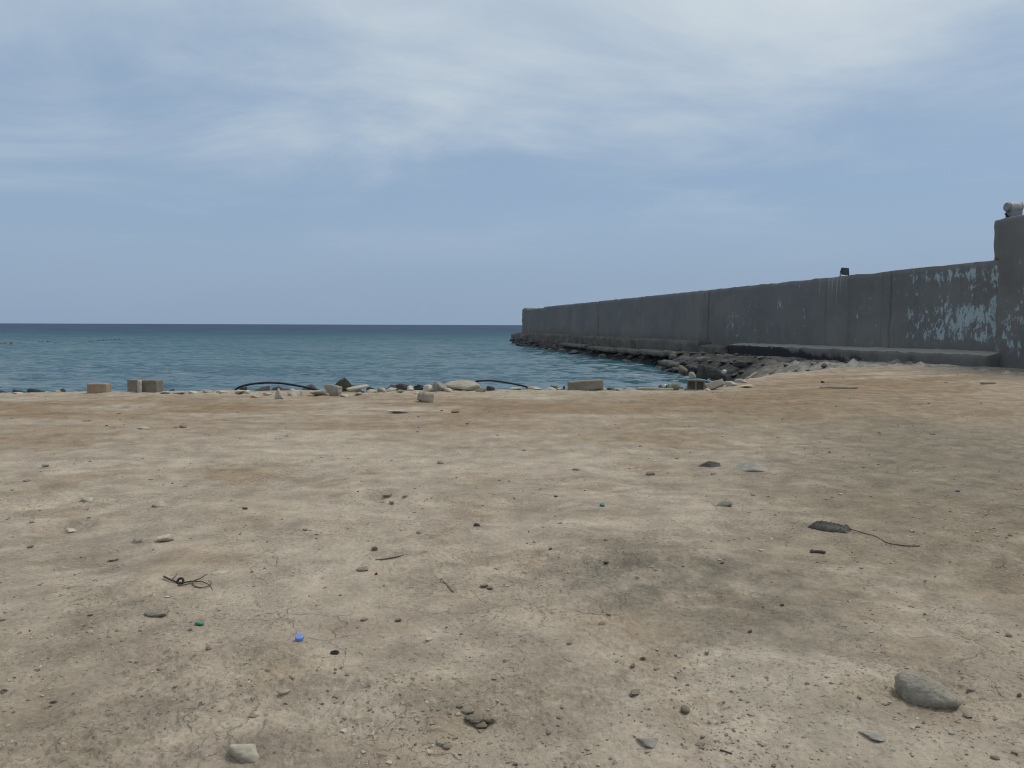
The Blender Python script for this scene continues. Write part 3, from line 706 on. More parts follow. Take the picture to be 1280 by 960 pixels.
# ------------------------------------------------------------------ rocks
def rock_me(name, seed, mat, sub=4, planes=13, soft=14.0, amp=.05, flatb=False):
    bm = bmesh.new(); bmesh.ops.create_icosphere(bm, subdivisions=sub, radius=1.0)
    me = bpy.data.meshes.new(name); bm.to_mesh(me); bm.free()
    n = len(me.vertices); co = np.empty(n * 3); me.vertices.foreach_get('co', co); D = co.reshape(-1, 3)
    r = np.random.RandomState(seed)
    N = r.randn(planes, 3); N /= np.linalg.norm(N, axis=1)[:, None]; dd = .62 + .38 * r.rand(planes)
    dots = D @ N.T
    inv = np.where(dots > .02, dots / dd, 0.0)
    rad = 1.0 / (np.power(np.power(inv, soft).sum(1) + .55 ** soft, 1 / soft))
    rad *= 1 + amp * fbm3(D * 2.2, 4, seed, .6) + amp * .5 * fbm3(D * 7, 3, seed + 9, .6)
    Q = D * rad[:, None]
    lo, hi = Q.min(0), Q.max(0); Q = (Q - (lo + hi) / 2) / (hi - lo)
    me.vertices.foreach_set('co', Q.ravel()); me.polygons.foreach_set('use_smooth', np.ones(len(me.polygons), bool)); me.update()
    me.materials.append(mat); return me
VAR = {}
def variants(key, mat, n, **k):
    VAR[key] = [rock_me(key, 300 + i * 7 + len(VAR) * 91, mat, **k) for i in range(n)]
variants('pale', M_pale, 6, sub=4); variants('grey', M_grey, 5, sub=4); variants('dark', M_dark, 6, sub=4, amp=.08)
variants('wet', M_wet, 8, sub=4, amp=.10, planes=11); variants('brown', M_brown, 4, sub=3); variants('pebbled', rock_mat('dark_pebble', (0.13, 0.11, 0.085), (0.18, 0.155, 0.12), (0.08, 0.07, 0.055)), 3, sub=3); variants('clod', M_clod, 4, sub=4, amp=.16, soft=6)
rr_ = random.Random(3)
def rock(name, label, cat, kind, u, v, wpx, hpx, group=None, deep=.7, sink=.25, rz=None, zoff=0.0, tilt=0.0, mesh=None):
    """u, v = where the stone meets the ground in the photograph, wpx/hpx = its size there in pixels"""
    p = gp(u, v, 0.0); p = gp(u, v, gz(p.x, p.y)); z0 = gz(p.x, p.y); p = gp(u, v, z0)
    ry_ = float(rim_y(np.array([p.x]))[0])
    if p.y > ry_ - .18 and p.x < 6: p = Vector((p.x, p.y, 0)) * ((ry_ - .18) / p.y); z0 = gz(p.x, p.y)
    k = p.y / F; wd = wpx * k; h = hpx * k; dp = wd * deep
    me = mesh or rr_.choice(VAR[kind])
    hh = h / (1 - sink)
    y = p.y + dp * .35
    o = link(name, me, None, None, (p.x, y, max(gz(p.x, y), z0 - .03) + hh * (.5 - sink) + zoff), (R(tilt), 0, R(rz if rz is not None else rr_.uniform(-25, 25))), (wd, dp, hh))
    return tag(o, label, cat, group)
M_bigs = rock_mat('sandy_stone', (0.41, 0.365, 0.29), (0.52, 0.465, 0.375), (0.28, 0.245, 0.195), .9, 3, 1.0, .2, .011)
big_me = rock_me('big_stone', 922, M_bigs, sub=5, planes=16, soft=4.5, amp=.08)
rock('stone', 'large rounded grey stone half sunk in the bare ground', 'stone', 'grey', 1171, 884, 84, 33, deep=.62, sink=.40, rz=-24, mesh=big_me)
rock('stone', 'pale flat-topped stone on bare ground, larger than the pebbles round it', 'stone', 'pale', 302, 951, 43, 17, sink=.3)
rock('stone', 'dark flat stone half buried beside a wider grey one', 'stone', 'dark', 888, 584, 34, 6, sink=.5, deep=.9, rz=5)
rock('stone', 'wide grey stone half buried beside a darker flat one', 'stone', 'grey', 943, 589, 44, 8, sink=.5, deep=.9, rz=-5)
rock('stone', 'flat brownish-grey stone lying between green cap and curled ring on twig', 'stone', 'clod', 191, 771, 31, 9, sink=.35, deep=.9)
rock('stone', 'pale angular stone, larger of two lying side by side on bare ground', 'stone', 'pale', 204, 678, 21, 9, rz=15)
rock('stone', 'pale angular stone, smaller of two lying side by side on bare ground', 'stone', 'pale', 170, 679, 14, 7)
rock('stone', 'blocky pale stone with a shadowed front on bare ground', 'stone', 'pale', 196, 634, 20, 7)
rock('stone', 'thin pale stone flake next to a row of shallow hollows', 'stone', 'pale', 107, 627, 20, 5, sink=.3)
rock('stone', 'pale stone flake on the rim of a dug hollow', 'stone', 'pale', 86, 666, 16, 4)
rock('stone', 'flat grey stone with a ring of cracked soil', 'stone', 'grey', 812, 934, 30, 7, sink=.5, deep=1)
rock('stone', 'small flat pale chip beside flat grey stone', 'stone', 'clod', 876, 933, 13, 3, sink=.4)
rock('stone', 'small sharp-edged brown stone on chalky ground', 'stone', 'brown', 858, 893, 15, 9)
rock('stone', 'thin grey slab fragment lying flush in chalky soil', 'stone', 'grey', 1098, 927, 36, 4, sink=.5, deep=.8)
rock('stone', 'small dark rounded stone alone on pale ground', 'stone', 'dark', 596, 658, 9, 4)
rock('stone', 'whitish flat stone flake lying inland of the shore rubble', 'stone', 'pale', 496, 517, 27, 5, deep=.5, sink=.2)
rock('stone', 'pale stone sliver beside dry twig', 'stone', 'pale', 274, 718, 22, 4, sink=.4, rz=20, deep=.4)
rock('stone', 'bluish pale stone lying flat in grey gravel', 'stone', 'grey', 906, 633, 22, 5, sink=.4)
for i, (u, v, wp, hp) in enumerate([(592, 906, 24, 9), (612, 905, 16, 8), (584, 893, 17, 7), (600, 911, 20, 6), (574, 886, 9, 4)]):
    rock('soil_clod', 'crumbly brown soil clod in a small broken heap', 'clod', 'clod', u, v, wp, hp, 'clods in the broken heap', deep=.9)
for i, (u, v, wp, hp) in enumerate([(484, 619, 13, 6), (489, 631, 8, 4), (506, 622, 8, 3), (476, 627, 9, 3)]):
    rock('soil_clod', 'small stony clod at the edge of a dug hollow', 'clod', 'clod', u, v, wp, hp, 'clods by the hollow')
for (u, v, wp, hp, kd) in [(468, 689, 9, 5, 'clod'), (452, 714, 16, 5, 'clod'), (612, 735, 8, 3, 'clod'), (605, 735, 12, 4, 'clod'), (201, 838, 14, 4, 'clod'), (260, 813, 7, 4, 'brown'), (497, 778, 9, 3, 'clod'),
                           (381, 664, 7, 3, 'clod'), (524, 667, 8, 3, 'brown'), (306, 637, 7, 3, 'dark'), (37, 685, 8, 3, 'brown'), (31, 602, 9, 3, 'clod'), (55, 584, 10, 4, 'clod'), (550, 580, 8, 4, 'brown'),
                           (813, 594, 12, 5, 'clod'), (720, 588, 9, 2, 'dark'), (758, 705, 8, 3, 'dark'), (688, 687, 5, 3, 'dark'), (903, 705, 5, 3, 'dark'), (938, 791, 6, 4, 'dark'), (804, 826, 7, 3, 'dark'), (884, 819, 6, 3, 'brown'),
                           (791, 834, 7, 4, 'brown'), (1275, 872, 6, 5, 'dark'), (1210, 803, 6, 2, 'pale'), (1215, 865, 10, 4, 'clod'), (978, 758, 5, 3, 'dark'), (795, 869, 16, 4, 'clod'), (558, 937, 11, 5, 'clod'), (498, 949, 4, 3, 'brown'),
                           (519, 932, 4, 3, 'brown'), (644, 957, 8, 4, 'clod'), (228, 535, 9, 4, 'brown'), (176, 536, 17, 3, 'pale'), (107, 527, 9, 2, 'brown'), (569, 516, 11, 4, 'brown'), (552, 514, 4, 2, 'brown'), (346, 549, 8, 2, 'pale'),
                           (140, 702, 12, 4, 'clod'), (45, 839, 8, 3, 'brown'), (66, 880, 9, 4, 'clod'), (112, 770, 9, 3, 'clod'), (342, 942, 5, 3, 'brown'), (425, 745, 4, 2, 'brown'), (700, 655, 6, 2, 'brown')]:
    ad = {'clod': 'crumbly earth-coloured', 'brown': 'smooth brown', 'dark': 'dark', 'pale': 'pale'}[kd]
    rock('pebble', 'small ' + ad + ' pebble scattered on bare ground', 'pebble', 'pebbled' if kd == 'dark' else kd, u, v, wp, hp, ad + ' pebbles on the bare ground', deep=.85)
for (u, v, wp, hp) in [(951, 689, 7, 2), (899, 701, 6, 2), (1051, 619, 6, 2), (208, 747, 8, 1.5), (812, 673, 4, 1.5), (1140, 665, 5, 2), (222, 759, 4, 2), (402, 572, 5, 1.5), (903, 546, 4, 1.5)]:
    o = rock('paper_scrap', 'tiny white scrap of litter on the bare ground', 'litter', 'pale', u, v, wp, hp, 'white scraps on the ground', deep=.5, sink=.1, mesh=VAR.setdefault('scrap', [rock_me('scrap', 777, M_white, 3)])[0])

# stones along the shore edge
def rim_rock(label, kind, u, vb, wpx, hpx, group=None, name='rock', cat='rock', back=0.0, **k):
    return rock(name, label, cat, kind, u, vb, wpx, hpx, group, **k)
pk = rock_me('peaked_stone', 611, M_pale, 4, 9, 18, .05)
def peaked(seed):
    me = rock_me('peaked_stone', seed, M_pale, 4, 7, 20, .16); n = len(me.vertices); co = np.empty(n * 3); me.vertices.foreach_get('co', co); Q = co.reshape(-1, 3)
    t = np.clip(Q[:, 2] + .5, 0, 1); Q[:, 0] = Q[:, 0] * (1.15 - .72 * t) - .16 * t; Q[:, 1] *= (1.1 - .6 * t); me.vertices.foreach_set('co', Q.ravel()); me.update(); return me
rim_rock('tall pale pointed stone standing at the shore edge in front of a black hose', 'pale', 349, 499, 13, 14, mesh=peaked(621), rz=0)
rim_rock('broad pale pointed stone at the shore edge beside a taller one', 'pale', 365, 496, 16, 10, mesh=peaked(622), rz=0)
rim_rock('smallest pale pointed stone at the shore edge under the black hose', 'pale', 378, 495, 8, 7, mesh=peaked(623), rz=0)
rim_rock('low pale rounded stone where the black hose meets the shore rubble', 'pale', 396, 495, 22, 8, rz=0)
rim_rock('olive-grey rounded rock leaning on a darker block at the shore edge', 'grey', 415, 495, 23, 14, rz=5, mesh=rock_me('round_rock', 633, M_grey, 4, 8, 9, .05))
rim_rock('dark weathered blocky rock, tallest on the shore edge', 'dark', 426, 490, 27, 18, rz=0, deep=.6, mesh=rock_me('block_rock', 642, rock_mat('mossy_rock', (.085, .08, .062), (.13, .12, .095), (.045, .042, .036), .9, 4, .9), 5, 8, 18, .07))
rim_rock('big pale domed rock in the shore rubble', 'pale', 578, 487, 48, 12, rz=0, deep=.5, mesh=rock_me('dome', 651, M_pale, 5, 7, 6, .05))
rim_rock('rough grey rock beside big pale domed rock', 'grey', 549, 487, 20, 14, rz=0)
rim_rock('pale lumpy rock seaward of broken block', 'pale', 536, 489, 16, 9, rz=0)
rim_rock('small dark square rock at the end of the short hose', 'dark', 613, 486, 11, 6, rz=0)
rim_rock('pale rounded stone wedged under concrete beam', 'pale', 752, 488, 16, 6, rz=0)
rim_rock('dark brown sunken stone in the sandy shore edge', 'brown', 601, 490, 13, 5)
rim_rock('small white chip of stone by the hose end', 'pale', 308, 493, 7, 4, mesh=VAR['scrap'][0])
for (u, v, wp, hp) in [(298, 493, 16, 4), (318, 497, 12, 3), (333, 494, 11, 3), (205, 492, 11, 3), (222, 493, 16, 3), (240, 492, 12, 3), (258, 491, 15, 4), (275, 491, 14, 3), (463, 491, 14, 4), (477, 491, 12, 5), (447, 494, 10, 4), (430, 496, 12, 3),
                       (488, 490, 14, 5), (500, 491, 11, 4), (512, 489, 11, 7), (521, 493, 9, 3), (560, 490, 13, 5), (590, 488, 12, 4), (645, 487, 16, 3), (668, 487, 18, 4), (690, 487, 16, 4), (700, 488, 9, 3), (775, 488, 10, 3), (790, 487, 16, 4),
                       (860, 488, 10, 4), (885, 487, 10, 4), (902, 485, 14, 5), (915, 483, 16, 6), (928, 479, 15, 6), (905, 479, 12, 5), (938, 475, 18, 8), (950, 473, 12, 6), (922, 473, 10, 6), (935, 485, 16, 4), (70, 491, 10, 2), (20, 492, 12, 2)]:
    wh = ('along the sandy edge left bare by the water, near the concrete blocks' if u < 285 else 'in front of the arching black hose' if u < 400 else 'around the tall dark blocky rock' if u < 485 else
          'in the heap around the big domed rock' if u < 625 else 'on the sandy edge between short hose and concrete beam' if u < 705 else 'on the sandy edge between beam and hollow block' if u < 855 else 'on the slope beside the hollow block')
    wh = wh.replace('left bare by the water, ', '')
    rim_rock('pale broken rubble chunk ' + wh, 'pale', u, v, wp, hp, 'pale rubble ' + wh, name='rubble_chunk', cat='rubble', deep=.9)
for (u, v, wp, hp, zo) in [(8, 489.5, 30, 3, 0), (30, 489, 36, 3, 0), (52, 489, 38, 4, 0), (68, 489, 30, 3, 0), (320, 488, 40, 5, 0), (345, 488, 44, 6, 0), (375, 488, 46, 7, 0), (395, 488, 30, 6, 0), (302, 488, 18, 6, 0),
                           (490, 487, 30, 6, 0), (510, 487, 34, 8, 0), (528, 487, 22, 7, 0), (468, 488, 24, 5, 0), (445, 487, 20, 6, 0), (205, 489, 26, 3, 0), (655, 487, 30, 2, 0), (690, 486, 22, 4, 0),
                           (703, 486, 16, 4, 0), (765, 487, 20, 3, 0), (823, 487, 22, 6, 0), (832, 487, 14, 7, 0), (812, 487, 14, 4, 0)]:
    p = gp(u, v); k = p.y / F; y = float(rim_y(np.array([p.x]))[0]) + .55 + .4 * rr_.random(); sc = y / p.y
    wd = wp * k * sc; ztop = (gp(u, v - hp).normalized().z if False else CAM_Z + ray(u, v - hp).z * y / ray(u, v - hp).y)
    zb = gz(p.x * sc, y) - .08; hh = max(ztop - zb, .12)
    o = link('shore_rock', rr_.choice(VAR['wet']), None, None, (p.x * sc, y, zb + hh / 2), (0, 0, rr_.uniform(-.4, .4)), (wd, wd * .7, hh))
    wh = ('on the seaward side of the bare sandy edge near the tan block' if u < 285 else 'seaward of the arching black hose' if u < 410 else 'seaward of the pale rubble heap' if u < 560 else 'seaward of the concrete beam and short hose' if u < 790 else 'beside the pale tuft')
    tag(o, 'dark wet rock ' + wh, 'rock', 'wet rocks ' + wh)

# boulders under the sea wall
rb = random.Random(12)
def boulder(s, o_, size, h, label, group, kind='wet', zextra=0.0, name='boulder'):
    p = wpt(s, o_, 0); zb = float(bank_z(np.array([s]), np.array([o_]))[0])
    zb = max(zb, WATER_Z - .35)
    ob = link(name, rb.choice(VAR[kind]), None, None, (p.x, p.y, zb + h * .22 + zextra), (rb.uniform(-.25, .25), rb.uniform(-.25, .25), rb.uniform(0, 6.28)), (size, size * rb.uniform(.65, .95), h))
    return tag(ob, label, 'boulder', group)
def BLAB(s):
    if s > 66: return 'dark boulder at the waterline below the ragged seaward end of the wall', 'boulders below the seaward end'
    if s > wall_s(808): return 'dark boulder at the waterline below the rubble-faced footing of the wall', 'boulders below the rubble-faced footing'
    if s > 22: return 'dark boulder at the waterline below the smooth-faced far footing of the wall', 'boulders below the smooth far footing'
    return 'dark boulder heaped in the corner of the bay below the crumbled footing', 'boulders in the corner of the bay'
s = 10.0
while s < 81.5:
    W = float(np.interp(s, W_S, W_O))
    if s > 80: W = .9
    for row, (do, sc) in enumerate(((0.0, 1.0), (-.75, .85), (-1.5, .7))):
        if row == 2 and (s > 24 or rb.random() < .3): continue
        if rb.random() < .10: continue
        sz = rb.choice([rb.uniform(.35, .6), rb.uniform(.55, .9), rb.uniform(.7, 1.25)]) * sc
        boulder(s + rb.uniform(-.35, .35), W + do + rb.uniform(-.25, .25), sz, sz * rb.uniform(.30, .48),
                *BLAB(s))
    s += rb.uniform(.55, .95)
for k in range(70):
    s = rb.uniform(4, 21); W = min(float(np.interp(s, W_S, W_O)), 4.0)
    sz = rb.uniform(.14, .36)
    kd = rb.choice(['grey', 'dark', 'wet', 'wet'])
    boulder(s, rb.uniform(.95, W - .3), sz, sz * rb.uniform(.45, .7), {'grey': 'light grey', 'dark': 'brownish dark', 'wet': 'blackish'}[kd] + ' broken stone on the rubble shelf below the near wall footing', {'grey': 'light grey', 'dark': 'brownish dark', 'wet': 'blackish'}[kd] + ' stones on the rubble shelf', kd, name='shelf_stone')
def bould_px(u, v, wpx, hpx, label, kind, z=WATER_Z):
    p = gp(u, v, z); k = p.y / F; wd, h = wpx * k, hpx * k
    o = link('boulder', rb.choice(VAR[kind]), None, None, (p.x, p.y + wd * .3, z + h * .38), (0, 0, rb.uniform(-.3, .3)), (wd, wd * .8, h * 1.3)); return tag(o, label, 'boulder')
bould_px(842, 461, 22, 9, 'low black boulder standing out into the water of the bay', 'wet')
bould_px(855, 467, 14, 10, 'brownish boulder at the corner of the bay', 'brown', -.8)
bould_px(882, 471, 20, 15, 'tall dark boulder in the corner of the bay, leaning on another', 'dark', -.75)
bould_px(898, 472, 24, 14, 'wide black boulder in the corner of the bay above hollow block', 'dark', -.7)
bould_px(866, 471, 9, 6, 'small pale boulder in the water at the corner of the bay', 'pale', -.85)
p = gp(905, 464, -.25); o = link('stone', VAR['scrap'][0], None, None, (p.x, p.y, -.28), (0, 0, 0), (.22, .2, .2)); tag(o, 'white stone lying on black boulders', 'stone')
rim_rock('pale sandy mound of rubble beside dark stones under the wall', 'pale', 985, 468, 34, 5, deep=.8)
rim_rock('black angular stone beside pale mound of rubble', 'dark', 1003, 465, 17, 7)
for (u, v, wp, hp) in [(1010, 463, 12, 4), (1030, 463, 16, 5), (1045, 462, 12, 4), (1062, 461, 20, 6), (1078, 459, 14, 4), (1095, 457, 22, 4), (1115, 456, 30, 3), (1155, 457, 9, 6), (1166, 457, 8, 5), (970, 467, 12, 5), (960, 470, 12, 4), (1253, 455, 16, 5), (1268, 452, 30, 8), (1282, 452, 24, 9)]:
    rim_rock('grey rubble lump at the landward foot of the wall', 'grey', u, v, wp, hp, 'rubble lumps at the wall foot', name='rubble_chunk', cat='rubble', deep=.9)

# ------------------------------------------------------------------ blocks, beam, slabs at the shore
def block(name, label, cat, u0, u1, vb, vt, deep, mat, rz=0.0, tilt=0.0, seed=1, sink=.02, bev=.007):
    p = gp((u0 + u1) / 2, vb, 0); z = gz(p.x, p.y); p = gp((u0 + u1) / 2, vb, z); k = p.y / F
    ry_ = float(rim_y(np.array([p.x]))[0])
    if p.y + deep > ry_ - .05 and p.x < 6: p = Vector((p.x, p.y, 0)) * ((ry_ - .05 - deep) / p.y)
    wd, h = (u1 - u0) * k, (vb - vt) * k
    me = rough_box(name, (wd, deep, h + sink), .035, .008, 5, seed, (-wd / 2, -deep / 2, -sink), None, bev, 24, .004)
    o = link(name, me, mat, None, (p.x, p.y + deep / 2, min(gz(p.x, p.y), gz(p.x, p.y + deep / 2), gz(p.x - wd * .4, p.y), gz(p.x + wd * .4, p.y)) + .012), (0, R(tilt), R(rz))); return tag(o, label, cat)
block('block', 'tan brown rectangular block standing alone on the shore edge', 'block', 108, 132.5, 492, 480, .25, M_tanblk, 2, 0, 701)
block('concrete_block', 'narrower of two dark grey concrete blocks standing side by side', 'block', 159, 172.5, 490.5, 475, .32, M_blockd, 3, 0, 702)
block('concrete_block', 'wider of two dark grey concrete blocks standing side by side', 'block', 173.5, 196, 490.5, 475, .34, M_blockd, -2, 0, 703)
block('mortar_ridge', 'thin upright mortar lump between two grey concrete blocks', 'rubble', 171.5, 175.5, 491.5, 476, .10, M_pale, 3, 0, 704)
bm_ = block('concrete_beam', 'long pale grey concrete beam lying tilted on the shore edge', 'beam', 711, 754, 487.5, 476.5, .24, M_block, 7, -3.5, 705); bm_.location.z += .02
M_sawn = M_pale
block('broken_block', 'pale broken half block with a shadowed underside lying on sand', 'block', 522, 538, 503, 491, .3, M_pale, 30, 8, 706, bev=.03)
sl = block('stone_slab', 'thin pale slab propped aslant against the dark blocky rock', 'slab', 432, 458, 491, 489.2, .32, M_pale, 20, -9, 707, bev=.006); sl.location.z += .09
sl = block('concrete_slab', 'broken grey concrete slab leaning beside the hollow block', 'slab', 882, 908, 487, 479, .12, M_block, 15, -16, 708); sl.location.z += .06; sl.rotation_euler.x = R(-28)
sl = block('plank', 'pale weathered plank lying on the brown ground near the wall', 'plank', 1027, 1072, 484.5, 482, .12, M_wood, -4, 0, 709, bev=.004)
sl = block('plank', 'short dark wood offcut lying on the ground near the wall end', 'plank', 1228, 1246, 474, 472, .10, M_brown, 3, 0, 710, bev=.004)
sl = block('plank', 'whitish board lying along the sandy edge beside the pale tuft', 'plank', 796, 842, 488, 485.5, .10, M_wood, -3, 1.5, 711, bev=.004)
sl = block('plank', 'thin brown stick of timber leaning on the rubble slope', 'plank', 930, 948, 476, 474.5, .05, M_wood, 25, -26, 712, bev=.004); sl.location.z += .1
for (u, v) in [(1029, 479), (1031, 485)]:
    rock('stone', 'small dark stone beside pale plank', 'stone', 'dark', u, v, 5, 3, 'dark stones by the plank')
# hollow concrete block
p = gp(871, 487.5, .02); z = gz(p.x, p.y); k = p.y / F; HW, HH, HD = 22 * k, 13.5 * k, .2
hb = empty('hollow_block', (p.x, p.y + .1, z - .015), R(-14)); tag(hb, 'grey hollow concrete block with two square openings facing inland', 'block')
def hbf(bm):
    t = .035
    bm_box(bm, (HW, HD, t), (0, 0, t / 2)); bm_box(bm, (HW, HD, t), (0, 0, HH - t / 2))
    for x in (-HW / 2 + t / 2, 0, HW / 2 - t / 2): bm_box(bm, (t, HD - .004, HH - 2 * t + .004), (x, 0, HH / 2))
part('shell', hbf, M_block, hb, .004)
part('added_back_plate', lambda bm: bm_box(bm, (HW - .06, .02, HH - .06), (0, HD / 2 - .02, HH / 2)), M_block, hb, 0)  # plate added behind the openings so that they read dark

# ------------------------------------------------------------------ tubes: hoses, twigs
def tube(name, pts, rad, mat, label=None, cat=None, parent=None, seg=8, taper=None, sub=6, group=None):
    P = np.array([tuple(q) for q in pts], float)
    if sub > 1 and len(P) > 2:                          # Catmull-Rom through the points
        E = np.vstack([2 * P[0] - P[1], P, 2 * P[-1] - P[-2]]); out = []
        for i in range(len(P) - 1):
            p0, p1, p2, p3 = E[i:i + 4]
            for t in np.linspace(0, 1, sub, endpoint=False):
                out.append(.5 * (2 * p1 + (p2 - p0) * t + (2 * p0 - 5 * p1 + 4 * p2 - p3) * t * t + (3 * p1 - p0 - 3 * p2 + p3) * t ** 3))
        out.append(P[-1]); P = np.array(out)
    n = len(P); T = np.gradient(P, axis=0); T /= np.linalg.norm(T, axis=1)[:, None]
    up = np.array([0, 0, 1.0]); V, Fc = [], []
    for i in range(n):
        a = np.cross(T[i], up); a = a / np.linalg.norm(a) if np.linalg.norm(a) > 1e-4 else np.array([1., 0, 0]); b = np.cross(a, T[i])
        r = rad * (1 - (taper or 0) * i / (n - 1))
        for q in range(seg):
            an = 2 * math.pi * q / seg; V.append(P[i] + r * (math.cos(an) * a + math.sin(an) * b))
    for i in range(n - 1):
        for q in range(seg):
            Fc.append((i * seg + q, i * seg + (q + 1) % seg, (i + 1) * seg + (q + 1) % seg, (i + 1) * seg + q))
    me = bpy.data.meshes.new(name); bm = bmesh.new(); vs = [bm.verts.new(v) for v in V]
    for f in Fc: bm.faces.new([vs[i] for i in f])
    bm.faces.new(vs[:seg][::-1]); bm.faces.new(vs[-seg:]); bmesh.ops.recalc_face_normals(bm, faces=bm.faces)
    for f in bm.faces: f.smooth = True
    bm.to_mesh(me); bm.free()
    o = link(name, me, mat, parent)
    return tag(o, label, cat, group)
def at_y(u, v, y):
    d = ray(u, v); t = y / d.y; return Vector((0, 0, CAM_Z)) + d * t
HY = 19.25
tube('hose', [at_y(294, 492, HY - .05), at_y(294.5, 487, HY), at_y(303, 482.5, HY), at_y(318, 479.6, HY + .02), at_y(336, 478.4, HY + .05), at_y(356, 479.6, HY + .05), at_y(378, 483.3, HY + .03), at_y(396, 487.2, HY), at_y(410, 490, HY - .02), at_y(422, 493, HY - .05)],
     .026, M_hose, 'long black plastic hose arching over the shore edge', 'hose')
tube('hose', [at_y(575, 483, HY + .2), at_y(596, 476.6, HY + .2), at_y(614, 475.9, HY + .2), at_y(632, 478.0, HY + .2), at_y(646, 480.6, HY + .2), at_y(658, 483.6, HY + .15), at_y(668, 489, HY)],
     .024, M_hose, 'short black hose emerging from behind the big pale domed rock', 'hose')
tube('cable', [at_y(502, 492, HY - .1), at_y(512, 488.5, HY), at_y(522, 486.5, HY), at_y(532, 484.5, HY + .1)], .022, M_hose, 'short black cable end lying among the shore rubble', 'cable')
tube('cable', [at_y(548, 488, HY - .2), at_y(552, 481, HY - .15), at_y(558, 483, HY - .2), at_y(562, 487.5, HY - .3)], .022, M_hose, 'bent black cable loop on rough grey rock', 'cable')
def gpt(u, v, dz=0.0):
    p = gp(u, v, 0); z = gz(p.x, p.y); p = gp(u, v, z); return Vector((p.x, p.y, gz(p.x, p.y) + dz))
# dry branching twig with a curled ring
tw = empty('dry_twig', gpt(226, 731)); tag(tw, 'dry branching brown twig lying on bare ground', 'twig')
base = tw.location.copy()
def tw_part(name, pts, r, tp=.5): return tube(name, [gpt(u, v, dz) - base for (u, v, dz) in pts], r, M_twig, parent=tw, seg=6, taper=tp)
tw_part('stem', [(205, 722, .012), (214, 727, .012), (226, 729.5, .01), (240, 729, .012), (254, 730, .01)], .0065)
tw_part('branch', [(240, 729, .01), (250, 727, .02), (259, 723, .028)], .0045)
tw_part('branch', [(240, 729, .01), (243, 733, .006), (252, 735.5, .006), (261, 734, .008), (264.5, 730, .01), (260, 728, .012)], .0035)
tw_part('branch', [(214, 727, .012), (219, 724, .02), (222, 721.5, .03)], .004)
tw_part('branch', [(254, 730, .01), (262, 733, .006), (266, 738, .004)], .003)
tw_part('branch', [(222, 733, .006), (232, 732, .006), (240, 729, .01)], .0045)
c0 = gpt(225.5, 729, .0); k = c0.y / F; rr0 = 3.6 * k
tube('ring', [c0 + Vector((rr0 * math.cos(a), .01 * math.sin(a), rr0 * .85 + rr0 * math.sin(a))) for a in np.linspace(-1.4, 4.6, 16)], .0075, M_black, 'dark curled ring of rubber standing on the twig', 'ring', sub=2)
c0 = gpt(418.5, 817, .006); k = c0.y / F
tube('ring', [c0 + Vector((4.4 * k * math.cos(a), .012 * math.sin(a), .001)) for a in np.linspace(0, 6.3, 18)], .0052, M_black, 'small black ring lying flat near blue cap', 'ring', sub=1)
tube('stick', [gpt(469, 700, .004), gpt(486, 698, .006), gpt(505, 695, .006)], .0045, M_twig, 'thin straight brown stick lying between two small clods', 'stick')
tube('stick', [gpt(551, 724, .004), gpt(560, 733, .005), gpt(567, 741, .004)], .003, M_twig, 'thin straight stem lying aslant on smooth pale soil', 'stick')
tube('stick', [gpt(1013, 691, .008), gpt(1022, 691, .01), gpt(1031, 692, .008)], .011, M_twig, 'short thick dark stick near the dark rag', 'stick')
tube('stick', [gpt(900, 938, .003), gpt(915, 943, .004)], .003, M_twig, 'tiny stem on the chalky soil near flat grey stone', 'stick')
tube('cord', [gpt(1062, 663, .012), gpt(1078, 667, .006), gpt(1094, 671, .006), gpt(1108, 678, .006), gpt(1122, 680.5, .006), gpt(1136, 680, .006), gpt(1150, 682, .004)], .0036, M_twig, 'thin brown cord trailing from the dark rag', 'cord')
# dark crumpled rag
p = gpt(1043, 664); k = p.y / F
bm = bmesh.new(); bmesh.ops.create_grid(bm, x_segments=60, y_segments=30, size=.5)
me = bpy.data.meshes.new('rag'); bm.to_mesh(me); bm.free()
n = len(me.vertices); co = np.empty(n * 3); me.vertices.foreach_get('co', co); Q = co.reshape(-1, 3)
L, B = 50 * k, .22
e = np.clip(np.minimum(.5 - np.abs(Q[:, 0]), .5 - np.abs(Q[:, 1])) / .18, 0, 1)
x = Q[:, 0]; Bx = B * (1.05 - .45 * np.abs(x + .1))
Z = .040 * np.sqrt(e) * (1 - .3 * x) + .028 * np.abs(fbm(x * 5, Q[:, 1] * 4, 4, 141)) * e + .012 * fbm(x * 14, Q[:, 1] * 12, 3, 142) * e
XY = np.stack([x * L + .012 * fbm(x * 3, Q[:, 1] * 6, 3, 143), Q[:, 1] * Bx + .02 * fbm(x * 5, Q[:, 1] * 2, 3, 144)], 1)
me.vertices.foreach_set('co', np.column_stack([XY, Z - .012]).ravel()); me.polygons.foreach_set('use_smooth', np.ones(len(me.polygons), bool)); me.update()
o = link('rag', me, M_rag, None, (p.x, p.y + .08, gz(p.x, p.y + .08)), (0, 0, R(-38)))
md = o.modifiers.new('thick', 'SOLIDIFY'); md.thickness = .012
tag(o, 'dark grey crumpled rag lying on the ground with a cord trailing from it', 'rag')

